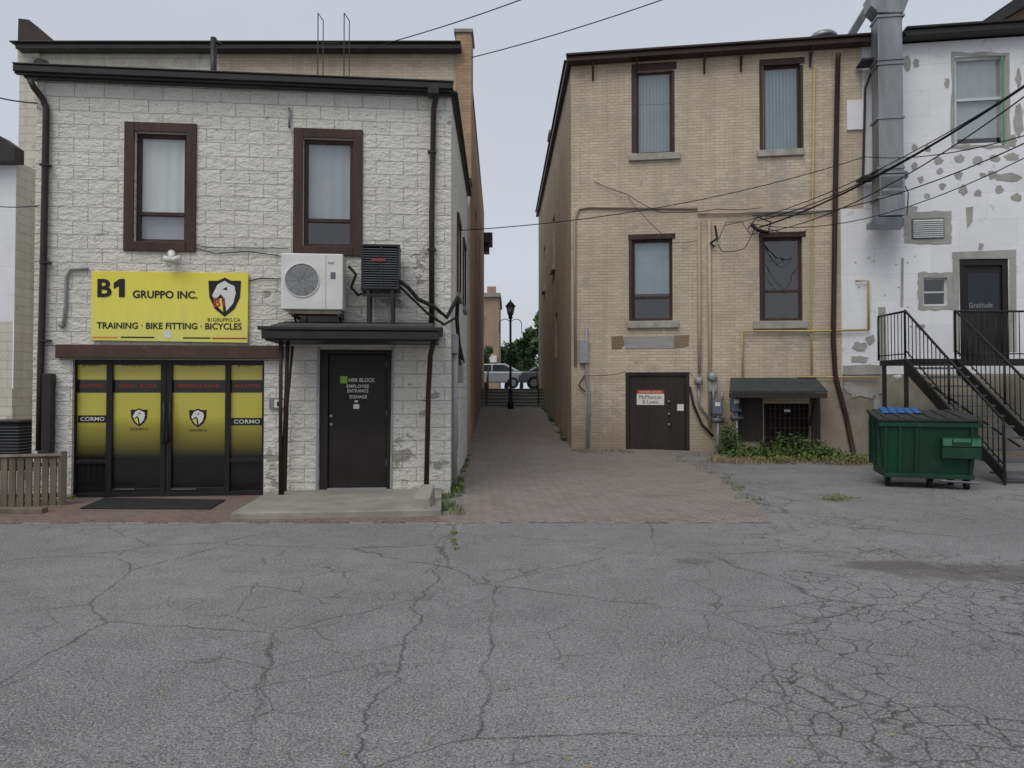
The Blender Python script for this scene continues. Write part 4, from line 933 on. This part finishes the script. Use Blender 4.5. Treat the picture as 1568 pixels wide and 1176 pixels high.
box(pk,xs,xe_,y0-.07,y0+.02,zc-.02,zc+.13); box(pk,xs+.0,xe_,y0-.06,y0+.04,zc-.2,zc-.025)
wn=g.b('worn_patches','greenl',.002)
box(wn,xs+.01,xs+.13,y0-.076,y0-.07,zc+.0,zc+.11); box(wn,xe_-.13,xe_-.01,y0-.076,y0-.07,zc+.0,zc+.11); box(wn,xs+.15,xe_-.15,y0-.074,y0-.07,zc+.06,zc+.11)
ld=g.b('lid','lid',.012)
hexa(ld,[Vector((xa-.03,y1+.04,zf+.11)),Vector((xb+.03,y1+.04,zf+.11)),Vector((xb+.03,y1+.04,zf+.16)),Vector((xa-.03,y1+.04,zf+.16))],[Vector((xa-.05,y0-.05,zf+.0)),Vector((xb+.05,y0-.05,zf+.0)),Vector((xb+.05,y0-.05,zf+.045)),Vector((xa-.05,y0-.05,zf+.045))])
for i in range(6): 
    x=xa+.06+i*.22; hexa(ld,[Vector((x,y1,zf+.155)),Vector((x+.08,y1,zf+.155)),Vector((x+.08,y1,zf+.175)),Vector((x,y1,zf+.175))],[Vector((x,y0,zf+.045)),Vector((x+.08,y0,zf+.045)),Vector((x+.08,y0,zf+.07)),Vector((x,y0,zf+.07))])
bt=g.b('blue_bags','blue',.015)
for i in range(5): x=xa+.12+i*.12; k=random.uniform(-.02,.03); hexa(bt,[Vector((x,y1-.1,zf+.16)),Vector((x+.13,y1-.1,zf+.16)),Vector((x+.11,y1-.15,zf+.22+k)),Vector((x+.02,y1-.15,zf+.21+k))],[Vector((x,y1-.5,zf+.12)),Vector((x+.12,y1-.5,zf+.12)),Vector((x+.10,y1-.45,zf+.15)),Vector((x+.02,y1-.45,zf+.15))])
for (x,y) in ((xa+.75,y0+.25),(xb-.12,y0+.22),(xa+.15,y0+.3),(xb-.2,y1-.25)):
    tube(g.b('casters','rubber',0,False),[(x-.03,y,.085),(x+.03,y,.085)],.085,16); box(g.b('caster_forks','galvdark'),x-.05,x+.05,y-.03,y+.05,.12,.18)
tube(g.b('foot_bar','galvdark'),[(xs,y0+.06,.14),(xe_,y0+.05,.12)],.02,6)

# ---------------------------------------------------------------- wires
g=Grp('overhead_wires'); wb=g.b('overhead_wires','wire',0,True)
def wire(pts,r,sag=0.0,n=14):
    pts=[Vector(p) for p in pts]; out=[]
    for a,c in zip(pts,pts[1:]):
        for i in range(n):
            t=i/n; p=a.lerp(c,t); p.z-=sag*4*t*(1-t)*(c-a).length*.05; out.append(p)
    out.append(pts[-1]); tube(wb,out,r,5)
wire([dp(1660,70,9),R.wp(1163,348,.15)],.019,.7); wire([dp(1660,70,9)+Z*.03,R.wp(1160,338,.15)],.012,.9)
wire([dp(1660,78,9),R.wp(1170,356,.15)],.011,1.1)
wire([dp(1640,185,9),R.wp(1152,330,.15)],.010,1.0); wire([dp(1640,185,9),dp(1325,240,15),LS.W(2.5,4.6,0)],.009,.6)
wire([dp(1640,205,9),R.wp(1148,342,.15)],.008,1.3)
wire([dp(1660,74,9),R.wp(1110,345,.1)],.009,.9)
wire([dp(1090,-28,14),K.wp(722,88,.1)],.012,.3); wire([dp(900,-40,12),dp(545,78,16)],.011,.3)
wire([dp(-60,128,12),L.wp(57,158,.1)],.012,.4); wire([dp(-60,305,12),L.wp(60,315,.1)],.008,.4)
wire([R.wp(910,278,.05),R.wp(960,297,.1),R.wp(1010,325,.3),R.wp(1100,320,.3),R.wp(1165,318,.05)],.009,.6)
wire([R.wp(960,300,.08),R.wp(985,330,.25),R.wp(1030,372,.1),R.wp(1068,368,.05)],.007,.6)
wire([R.wp(1100,375,.1),R.wp(1106,385,.12),R.wp(1140,380,.3),R.wp(1155,350,.2)],.010,1.5)
wire([R.wp(1098,370,.1),R.wp(1112,340,.2),R.wp(1135,338,.2),R.wp(1150,360,.2),R.wp(1166,352,.1)],.008,.5)
wire([R.wp(1095,345,.1),R.wp(1098,365,.1),R.wp(1088,372,.1),R.wp(1094,378,.1)],.025,.1)
wire([R.wp(1152,345,.1),R.wp(1160,352,.2),R.wp(1176,356,.1)],.045,.1)
wire([R.wp(1145,350,.1),R.wp(1160,332,.15),R.wp(1180,340,.15),R.wp(1176,356,.1)],.014,.1)
wire([R.wp(1176,350,.1),R.wp(1210,358,.12),R.wp(1236,353,.1)],.010,.6)
wire([R.wp(895,575,.06),R.wp(950,572,.1),R.wp(958,568,.03)],.007,.5); wire([R.wp(1056,570,.03),R.wp(1060,575,.05)],.006)
wire([R.wp(895,575,.06),R.wp(886,590,.08),R.wp(896,600,.06)],.016,.2)

# ---------------------------------------------------------------- alley end
g=Grp('alley_steps'); 
for i in range(6):
    box(g.b('steps','stepc',.01),-1.5,1.5,27.6+i*.3,29.6,PZ-.02 if i==0 else PZ+.128*i+.001,PZ+.128*(i+1)-.04)
    box(g.b('nosings','galvdark',.005),-1.5,1.5,27.56+i*.3,29.6,PZ+.128*(i+1)-.039,PZ+.128*(i+1))
rl=g.b('handrails','blackmetal',0,True)
for x in (-1.0,1.05):
    tube(rl,[(x,27.7,PZ+.1),(x,27.7,PZ+.95),(x,29.4,1.6+.95),(x,29.4,1.6)],.022,6); tube(rl,[(x,27.7,PZ+.5),(x,29.4,1.6+.5)],.015,6)
g=Grp('street_lamp'); lx,ly=-.06,27.3; zb=gz(ly)
top=dp(782,460,ly).z
tube(g.b('post','black',0,True),[(lx,ly,zb),(lx,ly,zb+.25),(lx,ly,zb+.3),(lx,ly,zb+.7),(lx,ly,zb+.8),(lx,ly,top-.75)],[.12,.12,.085,.07,.05,.042],12)
tube(g.b('collar','black',0,True),[(lx,ly,top-.75),(lx,ly,top-.68),(lx,ly,top-.6),(lx,ly,top-.55)],[.05,.09,.07,.12],12)
tube(g.b('lantern','lampglass',0,True),[(lx,ly,top-.55),(lx,ly,top-.25)],[.11,.17],8)
tube(g.b('lantern_roof','black',0,True),[(lx,ly,top-.25),(lx,ly,top-.22),(lx,ly,top-.1),(lx,ly,top-.04),(lx,ly,top+.04)],[.21,.2,.1,.04,.01],8)
for k in range(4):
    a=k*math.pi/2+.4; tube(g.b('lantern_bars','black'),[(lx+.11*math.cos(a),ly+.11*math.sin(a),top-.55),(lx+.175*math.cos(a),ly+.175*math.sin(a),top-.24)],.012,4)
for s in (-1,1):
    tube(g.b('basket_arms','black',0,True),[(lx,ly,top-.95)]+[(lx+s*(.22-.22*math.cos(t)),ly,top-.95+.22*math.sin(t)) for t in [x*math.pi/8 for x in range(1,9)]]+[(lx+s*.44,ly,top-1.3)],.014,6)
g=Grp('far_street_building'); V2=Fac((-14,62),(-1.15,62))
ht=dp(755,455,62).z
wall(g.b('wall','farbrick'),V2,0,V2.L,1.5,ht,[(V2.L-2.3,V2.L-1.3,3,5),(V2.L-2.3,V2.L-1.3,6.3,8)])
fb(g.b('windows','dark'),V2,V2.L-2.4,V2.L-1.2,2.9,8.1,-.3,-.2); quad(g.b('wall','farbrick'),V2.W(V2.L,1.5),V2.W(V2.L,1.5,-10),V2.W(V2.L,ht,-10),V2.W(V2.L,ht))
fb(g.b('cornice','concrete'),V2,0,V2.L+.15,ht,ht+.35,-10,.3); fb(g.b('chimney','farbrick'),V2,V2.L-1.1,V2.L-.3,ht+.35,ht+1.1,-2,-1)
fb(g.b('awning','ywhite'),V2,0,V2.L-.2,3.9,4.5,0.0,.8)
def car(x,y,z,mat,s=1,flip=1):
    g=Grp('parked_car')
    lo=[(-2.25,.35),(-2.3,.7),(-2.2,.88),(-1.2,.98),(1.9,.98),(2.2,.9),(2.25,.6),(2.2,.35)]
    cab=[(-1.25,.97),(-.55,1.42),(.9,1.45),(1.75,1.0)]
    def P(px,pz,w): return Vector((x+flip*px*s,y+w,z+pz*s))
    def ext(b,pts,w0,w1,tap=0):
        A=[b.verts.new(P(px,pz,w0+(tap if pz>1.1 else 0))) for px,pz in pts]; B=[b.verts.new(P(px,pz,w1-(tap if pz>1.1 else 0))) for px,pz in pts]
        b.faces.new(A); b.faces.new(B[::-1])
        for i in range(len(pts)): j=(i+1)%len(pts); b.faces.new((A[i],B[i],B[j],A[j]))
    ext(g.b('body',mat,.06),lo,-.87,.87); ext(g.b('cabin',mat,.05),cab,-.8,.8,.14)
    for seg in ([(-1.0,1.02),(-.5,1.36),(.1,1.38),(.1,1.02)],[(.18,1.02),(.18,1.38),(.85,1.38),(1.45,1.04)]):
        b=g.b('side_glass','carglass'); b.faces.new([b.verts.new(P(px,pz,-.83+(.1 if pz>1.1 else -.005))) for px,pz in seg])
    for px in (-1.4,1.35):
        for w in (-.85,.85):
            c=P(px,.33,w); tube(g.b('tyres','rubber'),[c-Vector((0,.1,0)),c+Vector((0,.1,0))],.33,18); tube(g.b('hubs','galv'),[c-Vector((0,.12,0)),c+Vector((0,.12,0))],.19,12)
    for px,mm in ((-2.22,'red'),(2.17,'ywhite')):
        c=P(px,.72,-.6); box(g.b('lights_'+mm,mm,.02),c.x-.07,c.x+.07,y-.88,y-.5,z+.66,z+.8)
car(-1.3,41,1.6,'silver',1.0,1); car(2.3,36,1.6,'greycar',.88,-1)

def tree(name,x,y,z,h,cr,nleaf,mat='leafd',ls=.25):
    g=Grp(name); t=g.b('trunk','bark',0,True)
    tube(t,[(x,y,z),(x+.1,y,z+h*.3),(x,y,z+h*.6),(x+.1,y,z+h*.85)],[.25,.2,.12,.04],8)
    cl=[]
    for i in range(16):
        a=random.uniform(0,6.28); zz_=random.uniform(.35,.98); rr=cr*math.sqrt(max(.05,1-((zz_-.6)/.45)**2))*random.uniform(.35,.95)
        c=Vector((x+rr*math.cos(a),y+rr*math.sin(a),z+h*zz_)); cl.append((c,cr*random.uniform(.25,.42)))
        tube(t,[(x,y,z+h*zz_*.6),c],[.07,.02],5)
    b=g.b('foliage',mat)
    for i in range(nleaf):
        c,r=random.choice(cl); v=Vector((random.gauss(0,1),random.gauss(0,1),random.gauss(0,1))).normalized()*r*random.uniform(.5,1.1)
        p=c+v; a=Vector((random.gauss(0,1),random.gauss(0,1),random.gauss(0,1))).normalized(); bb=a.orthogonal().normalized(); s=ls*random.uniform(.6,1.3)
        b.faces.new([b.verts.new(p+a*s),b.verts.new(p+bb*s*.5),b.verts.new(p-a*s),b.verts.new(p-bb*s*.5)])
tree('street_tree',2.7,62,1.6,6.6,2.0,2600); tree('street_tree',3.4,55,1.6,6.0,1.8,2200); tree('street_tree',-.6,75,1.6,4.6,2.2,2200); tree('street_tree',1.2,90,1.6,5.0,3.0,2600)
tree('street_tree',5.2,70,1.6,9.5,2.6,2200)
tree('street_tree',-1.9,46,1.6,2.8,.8,1200,ls=.15)

# ---------------------------------------------------------------- vegetation
def blades(b,c,n,rad,h,lean=.4,w=.006):
    for i in range(n):
        a=random.uniform(0,6.28); r=rad*math.sqrt(random.random()); p=Vector((c[0]+r*math.cos(a),c[1]+r*math.sin(a),c[2]))
        a2=random.uniform(0,6.28); hh=h*random.uniform(.4,1.15); d=Vector((math.cos(a2),math.sin(a2),0)); s=Vector((-d.y,d.x,0))*w
        m_=p+d*hh*lean*.35+Z*hh*.6; t=p+d*hh*lean+Z*hh*.95
        v=[b.verts.new(q) for q in (p-s,p+s,m_+s*.8,m_-s*.8)]; b.faces.new(v); tt=b.verts.new(t); b.faces.new((v[3],v[2],tt))
def leafy(b,c,n,rad,h,s=.05):
    for i in range(n):
        a=random.uniform(0,6.28); r=rad*math.sqrt(random.random()); zz_=random.random()**.8*h*(1-.5*(r/rad)**2)
        p=Vector((c[0]+r*math.cos(a),c[1]+r*math.sin(a),c[2]+zz_+.02))
        d=Vector((random.gauss(0,1),random.gauss(0,1),random.gauss(0,.5))).normalized(); e=d.cross(Vector((random.gauss(0,.4),random.gauss(0,.4),1))).normalized(); q=s*random.uniform(.6,1.4)
        b.faces.new([b.verts.new(p-d*q),b.verts.new(p+e*q*.5),b.verts.new(p+d*q),b.verts.new(p-e*q*.5)])
g=Grp('weeds')
for i in range(36):
    px=random.uniform(1100,1295); off=random.uniform(.2,1.1); u=R.at(px,700)[0]; c=R.W(u,0,off)
    leafy(g.b('leaves','leaf'),c,random.randint(30,90),.28,random.uniform(.12,.45),.048)
for i in range(30):
    px=random.uniform(1140,1305); u=R.at(px,700)[0]; c=R.W(u,0,random.uniform(.4,1.7)); leafy(g.b('yellow_leaves','leafy'),c,random.randint(25,80),.30,random.uniform(.06,.24),.035)
for i in range(5):
    u=R.at(1106+i*4,700)[0]; leafy(g.b('leaves','leaf'),R.W(u,0,.3),80,.18,.9,.05)
for i in range(5):
    u=R.at(1190+i*8,700)[0]; leafy(g.b('leaves','leaf'),R.W(u,0,.35),70,.22,.6,.055)
for i in range(90):
    px=random.uniform(1060,1310); u=R.at(px,700)[0]; blades(g.b('dry_stems','dry'),R.W(u,0,random.uniform(.3,2.0)),26,.25,.13,.9,.005)
for i in range(16):
    px=random.uniform(1100,1300); u=R.at(px,700)[0]; blades(g.b('stalks','leafy'),R.W(u,0,random.uniform(.2,.9)),10,.1,.55,.3,.006)
g=Grp('grass')
gb=g.b('blades','leaf'); gy=g.b('pale_blades','leafy')
for i in range(40):
    u=R.at(random.uniform(882,962),700)[0]; blades(gb if i%2 else gy,R.W(u,0,random.uniform(.03,.6)),32,.18,.15)
for i in range(24):
    px=random.uniform(960,1110); u=R.at(px,700)[0]; blades(gy,R.W(u,0,random.uniform(.3,.8) if px<1056 else random.uniform(.03,.6)),18,.16,.09)
for i in range(30):
    y=random.uniform(9.5,17); blades(gy if i%2 else gb,(xr(y)+random.gauss(0,.07),y,.005),14,.10,.06,.8,.005)
for i in range(30):
    s=random.random()**1.8*5.5; blades(gb if i%3 else gy,LS.W(s,gz(10.7+s),random.uniform(.02,.06+.08*(s<1))),26,.07,.12 if s<1.5 else .06)
for i in range(30):
    p=gp(random.uniform(662,706),random.uniform(735,790)); blades(gb if i%3 else gy,p,30,.11,random.uniform(.05,.14),.5,.005)
for i in range(5):
    leafy(gy,gp(688+i*4,740+i*4),40,.10,.16,.025)
for i in range(12):
    p=gp(random.gauss(1290,15),random.gauss(764,2.2)); blades(gy,p,30,.12,.04,.9,.005)
for i in range(7):
    p=gp(695+random.gauss(0,2.0),828+random.uniform(-12,14)); blades(gy,p,16,.03,.035,.9,.004)
for i in range(60):
    p=gp(random.uniform(0,1180),799+random.gauss(0,1.0)); blades(gy,p,8,.05,.025,.8,.004)
for i in range(24):
    u=R.at(random.uniform(1312,1345),705)[0]; blades(gy,R.W(u,0,random.uniform(.03,.4)),25,.15,.1)
for i in range(26):
    s=random.uniform(.2,10); blades(gb,RS.W(RS.L-s,gz(17.3+s),random.uniform(.03,.10)),30,.10,.10)
for i in range(14):
    u=L.at(random.uniform(20,110),764)[0]; blades(gy,L.W(u,0,random.uniform(.05,.4)),25,.12,.07)
g=Grp('fallen_leaves'); b=g.b('fallen_leaves','leaflitter')
for i in range(150):
    py=735+ (random.random()**1.5)*440; p=gp(random.uniform(-20,1590),py,.013)
    if i%2==0: p=Vector((random.uniform(-9,9),random.uniform(8,16),.014))
    if L.n.dot(p-L.O)<.05 and p.x<-.9: continue
    a=random.uniform(0,6.28); s=random.uniform(.006,.016); d=Vector((math.cos(a),math.sin(a),random.uniform(-.2,.2)))*s; e=Vector((-d.y,d.x,random.uniform(-.3,.3)*s))*.6
    b.faces.new([b.verts.new(p-d+Z*.003),b.verts.new(p+e+Z*.006),b.verts.new(p+d+Z*.003),b.verts.new(p-e)])
g=Grp('gravel'); b=g.b('gravel','concrete')
for i in range(1500):
    k=random.random()
    if k<.4: u=R.at(random.uniform(1060,1345),705)[0]; p=R.W(u,.0,random.random()**1.5*2.2)
    elif k<.6: p=Vector((random.uniform(-9,3.2),8.33+random.gauss(0,.07),.004))
    else: p=gp(random.uniform(0,1568),random.uniform(800,1176),0)
    s=random.uniform(.003,.012); q=[p+Vector((s*random.uniform(.6,1.2)*math.cos(t),s*random.uniform(.6,1.2)*math.sin(t),0)) for t in (0,1.6,3.1,4.7)]; t_=p+Z*s
    vs=[b.verts.new(x) for x in q]; tv=b.verts.new(t_)
    for j in range(4): b.faces.new((vs[j],vs[(j+1)%4],tv))

for g in ALL: g.finish()

# ---------------------------------------------------------------- light, world, camera
sdir=Vector((-0.35,-0.62,0.95)).normalized()
sun=bpy.data.lights.new('sun','SUN'); sun.energy=1.25; sun.angle=math.radians(35); sun.color=(1,.965,.91)
so=bpy.data.objects.new('sun',sun); so.rotation_euler=(-sdir).to_track_quat('-Z','Y').to_euler(); so.location=(0,-5,20); sc.collection.objects.link(so)
w=bpy.data.worlds.new('World'); sc.world=w; w.use_nodes=True; nt=w.node_tree; bg=nt.nodes['Background']
sky=nt.nodes.new('ShaderNodeTexSky'); sky.sky_type='NISHITA'; sky.sun_disc=False
sky.sun_elevation=math.asin(sdir.z); sky.sun_rotation=math.atan2(sdir.x,sdir.y); sky.dust_density=3.0; sky.air_density=1.0
hs=nd(nt,'ShaderNodeHueSaturation',{'Color':sky.outputs[0],'Saturation':.35,'Value':1.0})
tc=nd(nt,'ShaderNodeTexCoord').outputs['Generated']
cl=noise(nt,stretch(nt,tc,(1,1,2.5)),1.6,4,.5)
oc=mixc(nt,cl,(5.7,6.2,7.1),(6.8,7.2,8.0))
nt.links.new(mixc(nt,.78,hs.outputs[0],oc),bg.inputs[0]); bg.inputs[1].default_value=.1
cam=bpy.data.cameras.new('camera'); co=bpy.data.objects.new('camera',cam); sc.collection.objects.link(co)
co.location=CAM; co.rotation_euler=(math.pi/2+T,0,0)
cam.sensor_width=36; cam.lens=36*F/1568; cam.shift_y=-(588-CY)/1568; cam.clip_end=2000; cam.clip_start=.05
sc.camera=co
sc.view_settings.view_transform='Standard'; sc.view_settings.look='None'; sc.view_settings.exposure=0
